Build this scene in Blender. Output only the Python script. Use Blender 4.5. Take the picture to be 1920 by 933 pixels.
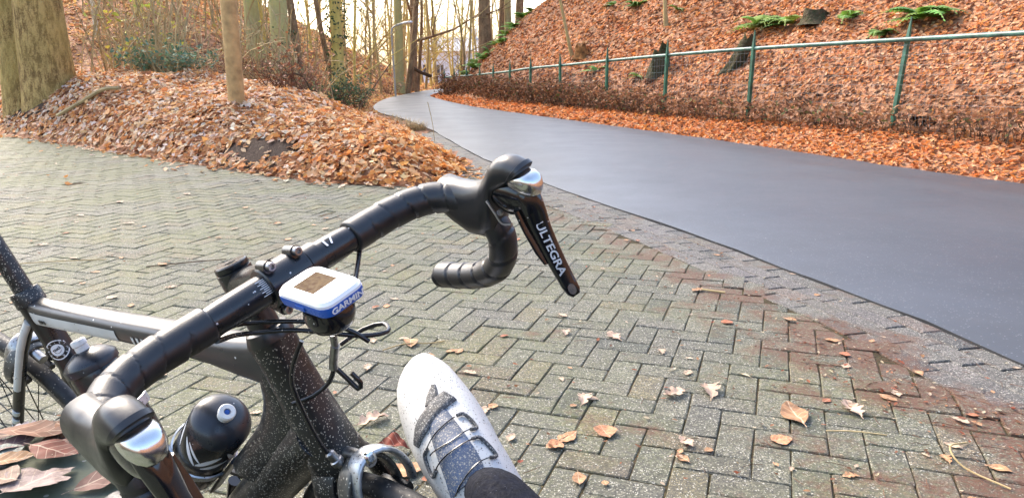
import bpy, math, random
import numpy as np
from mathutils import Vector, Matrix

R = math.radians
random.seed(7)
rng = np.random.default_rng(11)
scn = bpy.context.scene
for o in list(bpy.data.objects):
    bpy.data.objects.remove(o)
COL = scn.collection

# ------------------------------------------------------------------ camera, sky, sun, exposure
cam_d = bpy.data.cameras.new('camera')
cam_d.sensor_width = 36.0
cam_d.lens = 27.0
cam_d.clip_start = 0.02
cam_d.clip_end = 2000
cam = bpy.data.objects.new('camera', cam_d)
cam.location = (0, 0, 1.081)
cam.rotation_euler = (R(90 - 13.515), 0, 0)
COL.objects.link(cam)
scn.camera = cam

SUN_EL, SUN_AZ = 42.0, -42.0          # azimuth measured from +Y towards +X
world = bpy.data.worlds.new('World')
scn.world = world
world.use_nodes = True
wn, wl = world.node_tree.nodes, world.node_tree.links
bg = wn['Background']
sky = wn.new('ShaderNodeTexSky')
sky.sky_type = 'NISHITA'
sky.sun_disc = False
sky.sun_elevation = R(SUN_EL)
sky.sun_rotation = R(SUN_AZ)
sky.air_density = 1.0
sky.dust_density = 3.5
sky.ozone_density = 1.0
wl.new(sky.outputs[0], bg.inputs[0])
bg.inputs[1].default_value = 0.15

sun_d = bpy.data.lights.new('sun', 'SUN')
sun_d.energy = 1.0
sun_d.angle = R(24)
sun_d.color = (1.0, 0.90, 0.76)
sun = bpy.data.objects.new('sun', sun_d)
se, sa_ = R(SUN_EL), R(SUN_AZ)
sdir = Vector((math.sin(sa_) * math.cos(se), math.cos(sa_) * math.cos(se), math.sin(se)))
sun.rotation_euler = sdir.to_track_quat('Z', 'Y').to_euler()
sun.location = (0, 0, 30)
COL.objects.link(sun)

scn.view_settings.view_transform = 'Standard'
scn.view_settings.look = 'None'
scn.view_settings.gamma = 1.0
scn.view_settings.exposure = 2.15
scn.view_settings.use_curve_mapping = False

# ------------------------------------------------------------------ materials
def newmat(name):
    m = bpy.data.materials.new(name)
    m.use_nodes = True
    nt = m.node_tree
    b = nt.nodes['Principled BSDF']
    return m, nt, b

def N(nt, t, **kw):
    n = nt.nodes.new(t)
    for k, v in kw.items():
        if k == 'inp':
            for i, val in v.items():
                n.inputs[i].default_value = val
        else:
            setattr(n, k, v)
    return n

def mixcol(nt, fac, a, b, mode='MIX'):
    n = nt.nodes.new('ShaderNodeMix')
    n.data_type = 'RGBA'
    n.blend_type = mode
    for sock, val in ((n.inputs[0], fac), (n.inputs[6], a), (n.inputs[7], b)):
        if isinstance(val, bpy.types.NodeSocket):
            nt.links.new(val, sock)
        elif isinstance(val, (int, float)):
            sock.default_value = val
        else:
            sock.default_value = (*val, 1)
    return n.outputs[2]

def ramp(nt, src, p0, p1, c0=0.0, c1=1.0):
    n = N(nt, 'ShaderNodeMapRange', clamp=True)
    nt.links.new(src, n.inputs[0])
    n.inputs[1].default_value, n.inputs[2].default_value = p0, p1
    n.inputs[3].default_value, n.inputs[4].default_value = c0, c1
    return n.outputs[0]

def mth(nt, op, a, b=None):
    n = N(nt, 'ShaderNodeMath', operation=op)
    for i, v in enumerate((a, b)):
        if v is None:
            continue
        if isinstance(v, bpy.types.NodeSocket):
            nt.links.new(v, n.inputs[i])
        else:
            n.inputs[i].default_value = v
    return n.outputs[0]

def coords(nt, world_space=False):
    if world_space:
        return N(nt, 'ShaderNodeNewGeometry').outputs['Position']
    return N(nt, 'ShaderNodeTexCoord').outputs['Object']

def noise(nt, vec, scale, detail=3.0, rough=0.55):
    n = N(nt, 'ShaderNodeTexNoise')
    n.inputs['Scale'].default_value = scale
    n.inputs['Detail'].default_value = detail
    n.inputs['Roughness'].default_value = rough
    nt.links.new(vec, n.inputs['Vector'])
    return n.outputs[0]

def specks(nt, vec, scale, size, keep):
    v = N(nt, 'ShaderNodeTexVoronoi')
    v.inputs['Scale'].default_value = scale
    nt.links.new(vec, v.inputs['Vector'])
    d = mth(nt, 'LESS_THAN', v.outputs['Distance'], size)
    sep = N(nt, 'ShaderNodeSeparateColor')
    nt.links.new(v.outputs['Color'], sep.inputs[0])
    k = mth(nt, 'LESS_THAN', sep.outputs[0], keep)
    return mth(nt, 'MULTIPLY', d, k)

def bump(nt, b, h, strength, dist=0.002):
    n = N(nt, 'ShaderNodeBump')
    n.inputs['Strength'].default_value = strength
    n.inputs['Distance'].default_value = dist
    nt.links.new(h, n.inputs['Height'])
    nt.links.new(n.outputs[0], b.inputs['Normal'])

def pmat(name, col, rough=0.5, metal=0.0, spec=0.5, coat=0.0, var=(12, 0.25), bmp=None, sp=None, ws=False, col2=None):
    """Painted / metal / wood material: base colour with noise variation, fine relief, optional dirt specks."""
    m, nt, b = newmat(name)
    vec = coords(nt, ws)
    c2 = col2 if col2 else tuple(max(0, x * (1 - var[1] * 1.6)) for x in col)
    f = ramp(nt, noise(nt, vec, var[0]), 0.3, 0.7)
    c = mixcol(nt, f, col, c2)
    if sp:
        for (s, z, k, sc) in sp:
            c = mixcol(nt, specks(nt, vec, s, z, k), c, sc)
    nt.links.new(c, b.inputs['Base Color'])
    b.inputs['Metallic'].default_value = metal
    b.inputs['Specular IOR Level'].default_value = spec
    b.inputs['Coat Weight'].default_value = coat
    r = ramp(nt, noise(nt, vec, var[0] * 2.3), 0.25, 0.75, max(0.03, rough * 0.8), min(1, rough * 1.2))
    nt.links.new(r, b.inputs['Roughness'])
    if bmp:
        bump(nt, b, noise(nt, vec, bmp[0], 4), bmp[1], bmp[2] if len(bmp) > 2 else 0.001)
    return m

def attrmat(name, rough=0.65, spec=0.3, var=30, trans=0.0, obj=False, amt=0.35):
    """Leaf material: colour of each leaf from its own attribute (or object colour), with mottling."""
    m, nt, b = newmat(name)
    if obj:
        c0 = N(nt, 'ShaderNodeObjectInfo').outputs['Color']
    else:
        a = N(nt, 'ShaderNodeAttribute', attribute_name='col')
        c0 = a.outputs['Color']
    vec = coords(nt, True)
    f = ramp(nt, noise(nt, vec, var, 3), 0.3, 0.75, 0.0, amt)
    c = mixcol(nt, f, c0, (0.035, 0.018, 0.01))
    if obj:
        lo = N(nt, 'ShaderNodeSeparateXYZ'); nt.links.new(N(nt, 'ShaderNodeTexCoord').outputs['Object'], lo.inputs[0])
        ay = mth(nt, 'ABSOLUTE', lo.outputs[1])
        side_v = mth(nt, 'SINE', mth(nt, 'MULTIPLY', mth(nt, 'SUBTRACT', lo.outputs[0], mth(nt, 'MULTIPLY', ay, 0.9)), 34.0))
        vein = mth(nt, 'MAXIMUM', ramp(nt, ay, 0.008, 0.016, 1, 0), ramp(nt, side_v, 0.93, 0.99, 0, 0.7))
        c = mixcol(nt, mth(nt, 'MULTIPLY', vein, 0.55), c, (0.62, 0.48, 0.33))
        blot = ramp(nt, noise(nt, N(nt, 'ShaderNodeTexCoord').outputs['Object'], 5, 5, 0.7), 0.48, 0.66, 0, 0.6)
        c = mixcol(nt, blot, c, (0.09, 0.045, 0.028))
    nt.links.new(c, b.inputs['Base Color'])
    b.inputs['Roughness'].default_value = rough
    b.inputs['Specular IOR Level'].default_value = spec
    if trans:
        tr = N(nt, 'ShaderNodeBsdfTranslucent')
        nt.links.new(c, tr.inputs[0])
        mx = N(nt, 'ShaderNodeMixShader')
        mx.inputs[0].default_value = trans
        nt.links.new(b.outputs[0], mx.inputs[1])
        nt.links.new(tr.outputs[0], mx.inputs[2])
        nt.links.new(mx.outputs[0], nt.nodes['Material Output'].inputs[0])
    return m

M = {}
MUD = (0.42, 0.38, 0.31)
M['frame'] = pmat('matt_black_frame', (0.009, 0.010, 0.012), 0.30, spec=0.62, var=(20, 0.3), sp=[(160, 0.22, 0.06, MUD)])
M['muddy'] = pmat('mud_speckled_black', (0.014, 0.014, 0.014), 0.34, spec=0.5, var=(20, 0.3),
                  sp=[(360, 0.30, 0.20, MUD), (640, 0.34, 0.22, MUD), (190, 0.16, 0.10, (0.5, 0.46, 0.38))])
M['toptube'] = pmat('satin_black_top_tube', (0.02, 0.022, 0.026), 0.33, spec=0.62, var=(14, 0.25), sp=[(130, 0.2, 0.08, (0.5, 0.5, 0.48))])
M['stripe'] = pmat('pale_grey_stripe', (0.58, 0.60, 0.57), 0.4, var=(16, 0.15), sp=[(260, 0.25, 0.1, (0.08, 0.07, 0.06))])
M['barpaint'] = pmat('satin_black_bar', (0.009, 0.010, 0.012), 0.27, spec=0.62, var=(25, 0.3), sp=[(170, 0.18, 0.05, (0.5, 0.5, 0.5))], bmp=(500, 0.05))
M['tape'] = pmat('black_bar_tape', (0.010, 0.011, 0.013), 0.38, spec=0.62, var=(40, 0.35), bmp=(900, 0.25, 0.0008))
M['rubber'] = pmat('black_hood_rubber', (0.010, 0.011, 0.013), 0.36, spec=0.62, var=(30, 0.3), bmp=(350, 0.06))
M['gloss'] = pmat('gloss_black_lever', (0.008, 0.008, 0.009), 0.14, spec=0.5, coat=0.3, var=(15, 0.2), sp=[(240, 0.2, 0.05, (0.35, 0.33, 0.3))])
M['silver'] = pmat('brushed_silver', (0.72, 0.72, 0.70), 0.22, metal=1.0, var=(60, 0.15))
M['steel'] = pmat('dull_steel', (0.42, 0.42, 0.42), 0.35, metal=1.0, var=(80, 0.3), sp=[(300, 0.3, 0.15, (0.08, 0.07, 0.06))])
M['caliper'] = pmat('grey_blue_caliper', (0.62, 0.66, 0.70), 0.36, metal=0.8, var=(50, 0.35), sp=[(330, 0.33, 0.25, (0.1, 0.09, 0.08))])
M['caliperdark'] = pmat('dark_caliper_arm', (0.13, 0.125, 0.11), 0.4, metal=0.5, var=(50, 0.35), sp=[(330, 0.33, 0.3, MUD)])
M['cable'] = pmat('black_cable_housing', (0.012, 0.012, 0.013), 0.25, spec=0.5, var=(50, 0.3), sp=[(300, 0.22, 0.1, MUD)])
M['tyre'] = pmat('black_tyre', (0.02, 0.02, 0.021), 0.6, var=(60, 0.4), sp=[(260, 0.3, 0.2, (0.2, 0.18, 0.15))], bmp=(400, 0.3))
M['rim'] = pmat('black_rim', (0.02, 0.022, 0.03), 0.28, spec=0.5, var=(30, 0.3), sp=[(200, 0.3, 0.15, MUD)])
M['white'] = pmat('white_plastic', (0.80, 0.80, 0.80), 0.35, var=(30, 0.04))
M['blue'] = pmat('blue_plastic', (0.02, 0.10, 0.42), 0.3, var=(30, 0.15))
M['lightblue'] = pmat('light_blue_print', (0.10, 0.42, 0.72), 0.35, var=(30, 0.1))
M['lcd'] = pmat('computer_screen', (0.13, 0.085, 0.04), 0.75, spec=0.1, var=(160, 0.5), col2=(0.06, 0.03, 0.014))
M['print'] = pmat('white_print', (0.78, 0.78, 0.78), 0.4, var=(60, 0.1))
M['greyprint'] = pmat('silver_print', (0.62, 0.63, 0.64), 0.35, var=(60, 0.15))
M['bottle'] = pmat('black_bottle', (0.010, 0.011, 0.014), 0.22, spec=0.55, var=(25, 0.2), sp=[(200, 0.16, 0.04, (0.4, 0.4, 0.4))])
M['lid'] = pmat('dark_bottle_lid', (0.018, 0.021, 0.028), 0.3, spec=0.5, var=(25, 0.2), sp=[(200, 0.2, 0.06, (0.4, 0.4, 0.4))])
M['nozzle'] = pmat('white_nozzle', (0.72, 0.71, 0.68), 0.35, var=(40, 0.1))
M['shoe'] = pmat('white_shoe', (0.52, 0.52, 0.50), 0.45, spec=0.4, var=(20, 0.05), bmp=(250, 0.05),
                 sp=[(230, 0.24, 0.30, (0.10, 0.095, 0.09)), (480, 0.30, 0.30, (0.14, 0.13, 0.12)), (120, 0.13, 0.16, (0.07, 0.065, 0.06))])
M['strap'] = pmat('muddy_grey_strap', (0.060, 0.062, 0.066), 0.7, var=(70, 0.4), bmp=(400, 0.3),
                  sp=[(420, 0.4, 0.40, (0.28, 0.27, 0.25)), (800, 0.42, 0.4, (0.2, 0.2, 0.19))])
M['tongue'] = pmat('muddy_blue_grey_tongue', (0.06, 0.065, 0.075), 0.65, var=(25, 0.3), col2=(0.05, 0.085, 0.16), bmp=(400, 0.3),
                   sp=[(400, 0.4, 0.42, (0.26, 0.25, 0.23)), (800, 0.42, 0.4, (0.2, 0.2, 0.19))])
M['sock'] = pmat('navy_ribbed_sock', (0.007, 0.009, 0.018), 0.85, spec=0.2, var=(120, 0.4), bmp=(500, 0.5), sp=[(600, 0.2, 0.06, (0.12, 0.12, 0.15))])
M['green_metal'] = pmat('green_fence_paint', (0.025, 0.14, 0.075), 0.42, spec=0.5, var=(9, 0.4), bmp=(60, 0.2, 0.002))
M['rail'] = pmat('grey_green_rail', (0.09, 0.22, 0.17), 0.42, spec=0.5, var=(6, 0.5), bmp=(60, 0.2, 0.002))
M['wire'] = pmat('galvanised_wire', (0.35, 0.36, 0.35), 0.5, metal=0.6, var=(9, 0.3))
M['polewood'] = pmat('pale_wood_pole', (0.58, 0.36, 0.15), 0.7, spec=0.2, var=(9, 0.28), bmp=(40, 0.6, 0.015))
M['lamp_metal'] = pmat('pale_lamp_metal', (0.42, 0.42, 0.36), 0.5, var=(2, 0.2))
M['lamp_head'] = pmat('white_lamp_head', (0.75, 0.76, 0.76), 0.4, var=(4, 0.06))
M['house'] = pmat('white_render', (0.80, 0.79, 0.77), 0.8, var=(1.5, 0.06))
M['roof'] = pmat('grey_roof', (0.45, 0.44, 0.43), 0.8, var=(3, 0.2))
M['glass'] = pmat('window_glass', (0.06, 0.08, 0.10), 0.1, spec=0.8, var=(1, 0.3))
M['twig'] = pmat('brown_twig', (0.11, 0.07, 0.04), 0.8, spec=0.2, var=(20, 0.4))
M['drystem'] = pmat('dry_yellow_stem', (0.55, 0.41, 0.20), 0.8, spec=0.2, var=(4, 0.4), ws=True)
M['redstem'] = pmat('reddish_stem', (0.17, 0.08, 0.045), 0.8, spec=0.2, var=(5, 0.4), ws=True)
M['stump'] = pmat('mossy_stump', (0.075, 0.052, 0.030), 0.9, spec=0.15, var=(11, 0.5), col2=(0.035, 0.040, 0.014), bmp=(18, 1.0, 0.05))
M['cutwood'] = pmat('rotten_orange_wood', (0.34, 0.15, 0.045), 0.85, spec=0.2, var=(9, 0.5), bmp=(30, 0.7, 0.02))
M['leaf'] = attrmat('leaf_litter', trans=0.3, var=24, spec=0.15, amt=0.25)
M['leafobj'] = attrmat('fallen_leaf', obj=True, var=60, amt=0.3)
M['green'] = attrmat('green_leaf', trans=0.25, var=9, amt=0.25)

def barkmat(name, c1, c2, scale=14, moss=None, depth=0.02):
    m, nt, b = newmat(name)
    vec = coords(nt, False)
    mp = N(nt, 'ShaderNodeMapping')
    mp.inputs['Scale'].default_value = (1, 1, 0.30)
    nt.links.new(vec, mp.inputs[0])
    n1 = mth(nt, 'ADD', mth(nt, 'MULTIPLY', noise(nt, mp.outputs[0], scale, 6, 0.7), 0.7), mth(nt, 'MULTIPLY', noise(nt, vec, scale * 3, 4, 0.6), 0.3))
    c = mixcol(nt, ramp(nt, n1, 0.43, 0.57), c2, c1)
    if moss:
        n2 = noise(nt, vec, 1.6, 4)
        c = mixcol(nt, ramp(nt, n2, 0.42, 0.65, 0, 0.6), c, moss)
    nt.links.new(c, b.inputs['Base Color'])
    b.inputs['Roughness'].default_value = 0.85
    b.inputs['Specular IOR Level'].default_value = 0.2
    bump(nt, b, n1, 0.9, depth)
    return m
M['oak'] = barkmat('furrowed_oak_bark', (0.52, 0.35, 0.13), (0.17, 0.10, 0.035), 16, (0.42, 0.30, 0.09), 0.06)
M['beech'] = barkmat('smooth_green_bark', (0.42, 0.37, 0.17), (0.32, 0.28, 0.13), 5, (0.40, 0.38, 0.12), 0.004)
M['brownbark'] = barkmat('brown_bark', (0.30, 0.20, 0.11), (0.14, 0.09, 0.05), 9, None, 0.015)
M['yellowbark'] = barkmat('yellow_glow_bark', (0.66, 0.50, 0.16), (0.42, 0.31, 0.10), 9, (0.52, 0.44, 0.10), 0.01)  # warm glow of the backlit wood painted into the bark as bright yellow
M['birch'] = barkmat('pale_birch_bark', (0.66, 0.60, 0.46), (0.42, 0.36, 0.24), 7, None, 0.004)
M['thin'] = barkmat('thin_stem_bark', (0.44, 0.32, 0.15), (0.28, 0.19, 0.09), 9, (0.46, 0.36, 0.12), 0.006)

# asphalt: damp, dark, with pale chippings
def asphalt():
    m, nt, b = newmat('damp_asphalt')
    vec = coords(nt, True)
    big = noise(nt, vec, 0.9, 4)
    c = mixcol(nt, ramp(nt, big, 0.3, 0.7), (0.024, 0.025, 0.027), (0.036, 0.036, 0.037))
    c = mixcol(nt, specks(nt, vec, 85, 0.30, 0.18), c, (0.12, 0.12, 0.12))
    c = mixcol(nt, specks(nt, vec, 24, 0.10, 0.05), c, (0.32, 0.31, 0.30))
    nt.links.new(c, b.inputs['Base Color'])
    r = ramp(nt, noise(nt, vec, 1.6, 5), 0.3, 0.7, 0.38, 0.48)
    nt.links.new(r, b.inputs['Roughness'])
    b.inputs['Specular IOR Level'].default_value = 0.6
    bump(nt, b, mth(nt, 'ADD', noise(nt, vec, 170, 3, 0.7), mth(nt, 'MULTIPLY', noise(nt, vec, 5, 3), 0.6)), 0.18, 0.003)
    return m
M['asphalt'] = asphalt()

# concrete clinkers with exposed aggregate, moss and brown needle dirt
def brickmat(name, obj, edge=False):
    m, nt, b = newmat(name)
    vec = coords(nt, True)
    if obj:
        tint = N(nt, 'ShaderNodeObjectInfo').outputs['Color']
    else:
        tint = N(nt, 'ShaderNodeAttribute', attribute_name='col').outputs['Color']
    c = mixcol(nt, 1.0, (0.140, 0.134, 0.096) if not edge else (0.135, 0.122, 0.115), tint, 'MULTIPLY')
    grit = N(nt, 'ShaderNodeTexVoronoi'); grit.inputs['Scale'].default_value = 170
    nt.links.new(vec, grit.inputs['Vector'])
    gs = N(nt, 'ShaderNodeSeparateColor'); nt.links.new(grit.outputs['Color'], gs.inputs[0])
    gv = ramp(nt, mth(nt, 'POWER', gs.outputs[0], 1.6), 0, 1, 0.42, 1.75)
    gc = N(nt, 'ShaderNodeCombineColor')
    for k_ in range(3):
        nt.links.new(gv, gc.inputs[k_])
    c = mixcol(nt, 1.0, c, gc.outputs[0], 'MULTIPLY')
    grain = noise(nt, vec, 210, 2, 0.6)
    c = mixcol(nt, ramp(nt, grain, 0.42, 0.53, 0.75, 0.0), c, (0.03, 0.03, 0.026))
    c = mixcol(nt, ramp(nt, noise(nt, vec, 7, 4, 0.6), 0.35, 0.7, 0.0, 0.5), c, (0.085, 0.082, 0.07))
    c = mixcol(nt, specks(nt, vec, 190, 0.38, 0.22), c, (0.36, 0.34, 0.28))
    c = mixcol(nt, specks(nt, vec, 90, 0.27, 0.12), c, (0.38, 0.36, 0.30))
    # moss, thicker towards the left and slightly the far side
    sepx = N(nt, 'ShaderNodeSeparateXYZ'); nt.links.new(vec, sepx.inputs[0])
    lean = mth(nt, 'ADD', mth(nt, 'MULTIPLY', sepx.outputs[0], -0.022), mth(nt, 'MULTIPLY', sepx.outputs[1], 0.004))
    mo = mth(nt, 'ADD', noise(nt, vec, 1.3, 5, 0.65), lean)
    mo2 = mth(nt, 'MULTIPLY', ramp(nt, mo, 0.42, 0.70, 0, 0.75), ramp(nt, noise(nt, vec, 45, 3), 0.38, 0.6, 0.2, 1))
    c = mixcol(nt, mo2, c, (0.115, 0.125, 0.038) if not edge else (0.12, 0.11, 0.07))
    # brown needles and soil, thicker towards the road
    sx = mth(nt, 'ADD', mth(nt, 'MULTIPLY', sepx.outputs[0], 0.068), mth(nt, 'MULTIPLY', sepx.outputs[1], -0.013))
    rdist = mth(nt, 'ADD', mth(nt, 'MULTIPLY', mth(nt, 'SUBTRACT', sepx.outputs[0], 1.88), 0.946), mth(nt, 'MULTIPLY', mth(nt, 'SUBTRACT', sepx.outputs[1], 2.64), 0.323))
    band = ramp(nt, mth(nt, 'ABSOLUTE', mth(nt, 'ADD', rdist, 0.50)), 0.0, 0.34, 0.13, 0.0)
    di = mth(nt, 'ADD', mth(nt, 'ADD', noise(nt, vec, 2.6, 6, 0.7), sx), band)
    di2 = mth(nt, 'MULTIPLY', ramp(nt, di, 0.55 if not edge else 0.58, 0.66 if not edge else 0.70, 0, 0.92), ramp(nt, noise(nt, vec, 70, 3), 0.36, 0.55, 0.3, 1))
    c = mixcol(nt, di2, c, (0.100, 0.044, 0.024))
    nt.links.new(c, b.inputs['Base Color'])
    b.inputs['Roughness'].default_value = 0.72
    b.inputs['Specular IOR Level'].default_value = 0.35
    h = mth(nt, 'ADD', grain, mth(nt, 'MULTIPLY', noise(nt, vec, 28, 3), 0.8))
    bump(nt, b, h, 0.8, 0.005)
    return m
M['brick_obj'] = brickmat('clinker', True)
M['brick_att'] = brickmat('clinker_far', False)
M['edge_obj'] = brickmat('edging_clinker', True, True)
M['edge_att'] = brickmat('edging_clinker_far', False, True)

def soilmat(name, cols, scale, ws=True):
    """ground under the litter: soil mottled with leaf-sized flakes"""
    m, nt, b = newmat(name)
    vec = coords(nt, ws)
    v = N(nt, 'ShaderNodeTexVoronoi')
    v.inputs['Scale'].default_value = scale
    v.inputs['Randomness'].default_value = 1.0
    nz = N(nt, 'ShaderNodeTexNoise'); nz.inputs['Scale'].default_value = scale * 0.8
    nt.links.new(vec, nz.inputs['Vector'])
    vm = N(nt, 'ShaderNodeVectorMath', operation='ADD')
    sc = N(nt, 'ShaderNodeVectorMath', operation='SCALE'); sc.inputs[3].default_value = 0.12
    nt.links.new(nz.outputs['Color'], sc.inputs[0])
    nt.links.new(vec, vm.inputs[0]); nt.links.new(sc.outputs[0], vm.inputs[1])
    nt.links.new(vm.outputs[0], v.inputs['Vector'])
    cr = N(nt, 'ShaderNodeValToRGB')
    sep = N(nt, 'ShaderNodeSeparateColor'); nt.links.new(v.outputs['Color'], sep.inputs[0])
    nt.links.new(sep.outputs[0], cr.inputs[0])
    el = cr.color_ramp.elements
    while len(el) < len(cols):
        el.new(0.5)
    for i, c in enumerate(cols):
        el[i].position = i / (len(cols) - 1); el[i].color = (*c, 1)
    c = mixcol(nt, ramp(nt, noise(nt, vec, 1.1, 4), 0.35, 0.7, 0, 0.45), cr.outputs[0], (0.05, 0.03, 0.018))
    nt.links.new(c, b.inputs['Base Color'])
    b.inputs['Roughness'].default_value = 0.9
    b.inputs['Specular IOR Level'].default_value = 0.2
    bump(nt, b, v.outputs['Distance'], 0.6, 0.03)
    return m
M['forest'] = soilmat('leaf_covered_soil', [(0.08, 0.04, 0.02), (0.24, 0.105, 0.05), (0.34, 0.155, 0.075), (0.42, 0.22, 0.12), (0.13, 0.06, 0.03)], 15)
M['joint'] = soilmat('soil_and_moss_joints', [(0.045, 0.034, 0.02), (0.075, 0.07, 0.028), (0.07, 0.042, 0.026), (0.10, 0.09, 0.04)], 60)
M['stone'] = pmat('mossy_stone', (0.13, 0.135, 0.105), 0.8, spec=0.25, var=(9, 0.35), col2=(0.085, 0.10, 0.055), bmp=(60, 0.5, 0.004), sp=[(80, 0.3, 0.1, (0.3, 0.3, 0.26))])

# ------------------------------------------------------------------ mesh helpers
class MB:
    def __init__(s):
        s.v, s.f = [], []
    def add(s, vs, fs):
        b = len(s.v)
        s.v += [tuple(map(float, p)) for p in vs]
        s.f += [tuple(b + i for i in f) for f in fs]
        return s
    def box(s, c, size, rot=None, bevel=0.0):
        c = np.array(c, float); h = np.array(size, float) / 2
        if bevel <= 0:
            P = np.array([[x, y, z] for x in (-1, 1) for y in (-1, 1) for z in (-1, 1)]) * h
            F = [(0, 1, 3, 2), (4, 6, 7, 5), (0, 4, 5, 1), (2, 3, 7, 6), (0, 2, 6, 4), (1, 5, 7, 3)]
        else:
            P, F = [], []
            sg = [(-1, -1), (1, -1), (1, 1), (-1, 1)]
            for zz, ins in ((-h[2], bevel), (-h[2] + bevel, 0), (h[2] - bevel, 0), (h[2], bevel)):
                for a, b_ in sg:
                    # two points at each corner
                    if (a * b_) > 0:
                        P += [(a * (h[0] - ins), b_ * (h[1] - ins - bevel), zz), (a * (h[0] - ins - bevel), b_ * (h[1] - ins), zz)]
                    else:
                        P += [(a * (h[0] - ins - bevel), b_ * (h[1] - ins), zz), (a * (h[0] - ins), b_ * (h[1] - ins - bevel), zz)]
            P = np.array(P)
            for k in range(3):
                for i in range(8):
                    j = (i + 1) % 8
                    F.append((k * 8 + i, k * 8 + j, k * 8 + 8 + j, k * 8 + 8 + i))
            F.append(tuple(range(7, -1, -1))); F.append(tuple(range(24, 32)))
        if rot is not None:
            P = P @ np.array(rot).T
        return s.add(P + c, F)
    def loft(s, rings, cap=True, closed=True):
        n = len(rings[0]); vs = [p for r in rings for p in r]; fs = []
        for k in range(len(rings) - 1):
            for i in range(n if closed else n - 1):
                j = (i + 1) % n
                fs.append((k * n + i, k * n + j, k * n + n + j, k * n + n + i))
        if cap:
            fs.append(tuple(range(n - 1, -1, -1)))
            fs.append(tuple(range((len(rings) - 1) * n, len(rings) * n)))
        return s.add(vs, fs)
    def tube(s, path, r, n=10, up=(0, 0, 1), e=2.0, cap=True, twist=0.0):
        """sweep an ellipse (r = scalar, list, or list of (lateral, vertical)) along a path"""
        P = np.array(path, float); k = len(P)
        rr = [r] * k if np.isscalar(r) else list(r)
        T = np.gradient(P, axis=0); T /= np.linalg.norm(T, axis=1)[:, None] + 1e-12
        u = np.array(up, float); u = u - (u @ T[0]) * T[0]
        if np.linalg.norm(u) < 1e-3:
            u = np.array((1., 0, 0)); u = u - (u @ T[0]) * T[0]
        u /= np.linalg.norm(u)
        an = np.linspace(0, 2 * np.pi, n, endpoint=False) + twist
        ca, sa = np.cos(an), np.sin(an)
        if e != 2.0:
            ca = np.sign(ca) * np.abs(ca) ** (2 / e); sa = np.sign(sa) * np.abs(sa) ** (2 / e)
        rings = []
        for i in range(k):
            u = u - (u @ T[i]) * T[i]; u /= np.linalg.norm(u)
            w = np.cross(T[i], u)
            a, b = (rr[i], rr[i]) if np.isscalar(rr[i]) else rr[i]
            rings.append(P[i] + np.outer(ca * a, w) + np.outer(sa * b, u))
        return s.loft(rings, cap)
    def lathe(s, axis_o, axis_d, prof, n=24):
        o = np.array(axis_o, float); d = np.array(axis_d, float); d /= np.linalg.norm(d)
        a = np.cross(d, (0, 1, 0)) if abs(d[1]) < 0.9 else np.cross(d, (1, 0, 0))
        a /= np.linalg.norm(a); b = np.cross(d, a)
        an = np.linspace(0, 2 * np.pi, n, endpoint=False)
        rings = [o + d * t + np.outer(np.cos(an) * max(r, 1e-5), a) + np.outer(np.sin(an) * max(r, 1e-5), b) for t, r in prof]
        return s.loft(rings, True)
    def build(s, name, mat, parent=None, smooth=True, angle=40):
        return mk(name, s.v, s.f, mat, parent, smooth, angle)

def mk(name, v, f, mat, parent=None, smooth=True, angle=40):
    me = bpy.data.meshes.new(name)
    me.from_pydata([tuple(p) for p in v], [], f)
    me.materials.append(mat)
    if smooth:
        me.polygons.foreach_set('use_smooth', np.ones(len(me.polygons), bool))
        me.set_sharp_from_angle(angle=R(angle))
    me.update()
    o = bpy.data.objects.new(name, me)
    COL.objects.link(o)
    if parent:
        o.parent = parent
    return o

def mk_np(name, V, F, mat, parent=None, col=None, smooth=False):
    """fast mesh from numpy: V (n,3), F (m,k) with k = 3 or 4, optional point colours (n,3)"""
    me = bpy.data.meshes.new(name)
    m, k = F.shape
    me.vertices.add(len(V)); me.vertices.foreach_set('co', np.ascontiguousarray(V, np.float32).ravel())
    me.loops.add(m * k); me.loops.foreach_set('vertex_index', np.ascontiguousarray(F, np.int32).ravel())
    me.polygons.add(m)
    me.polygons.foreach_set('loop_start', np.arange(0, m * k, k, dtype=np.int32))
    me.polygons.foreach_set('use_smooth', np.full(m, smooth))
    me.update(calc_edges=True)
    if col is not None:
        a = me.color_attributes.new('col', 'FLOAT_COLOR', 'POINT')
        c4 = np.ones((len(V), 4), np.float32); c4[:, :3] = col
        a.data.foreach_set('color', c4.ravel())
    me.materials.append(mat)
    o = bpy.data.objects.new(name, me)
    COL.objects.link(o)
    if parent:
        o.parent = parent
    return o

def tag(o, label=None, cat=None, group=None, kind=None):
    for k, v in (('label', label), ('category', cat), ('group', group), ('kind', kind)):
        if v:
            o[k] = v
    return o

def empty(name, loc=(0, 0, 0)):
    o = bpy.data.objects.new(name, None)
    o.empty_display_size = 0.1
    o.location = loc
    COL.objects.link(o)
    return o

def spline(pts, step):
    """Catmull-Rom through pts, resampled at about `step`"""
    P = np.array(pts, float)
    Q = np.vstack([2 * P[0] - P[1], P, 2 * P[-1] - P[-2]])
    out = []
    for i in range(1, len(Q) - 2):
        p0, p1, p2, p3 = Q[i - 1], Q[i], Q[i + 1], Q[i + 2]
        n = max(2, int(np.linalg.norm(p2 - p1) / step))
        for t in np.linspace(0, 1, n, endpoint=False):
            out.append(0.5 * ((2 * p1) + (-p0 + p2) * t + (2 * p0 - 5 * p1 + 4 * p2 - p3) * t * t + (-p0 + 3 * p1 - 3 * p2 + p3) * t ** 3))
    out.append(P[-1])
    return np.array(out)

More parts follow.
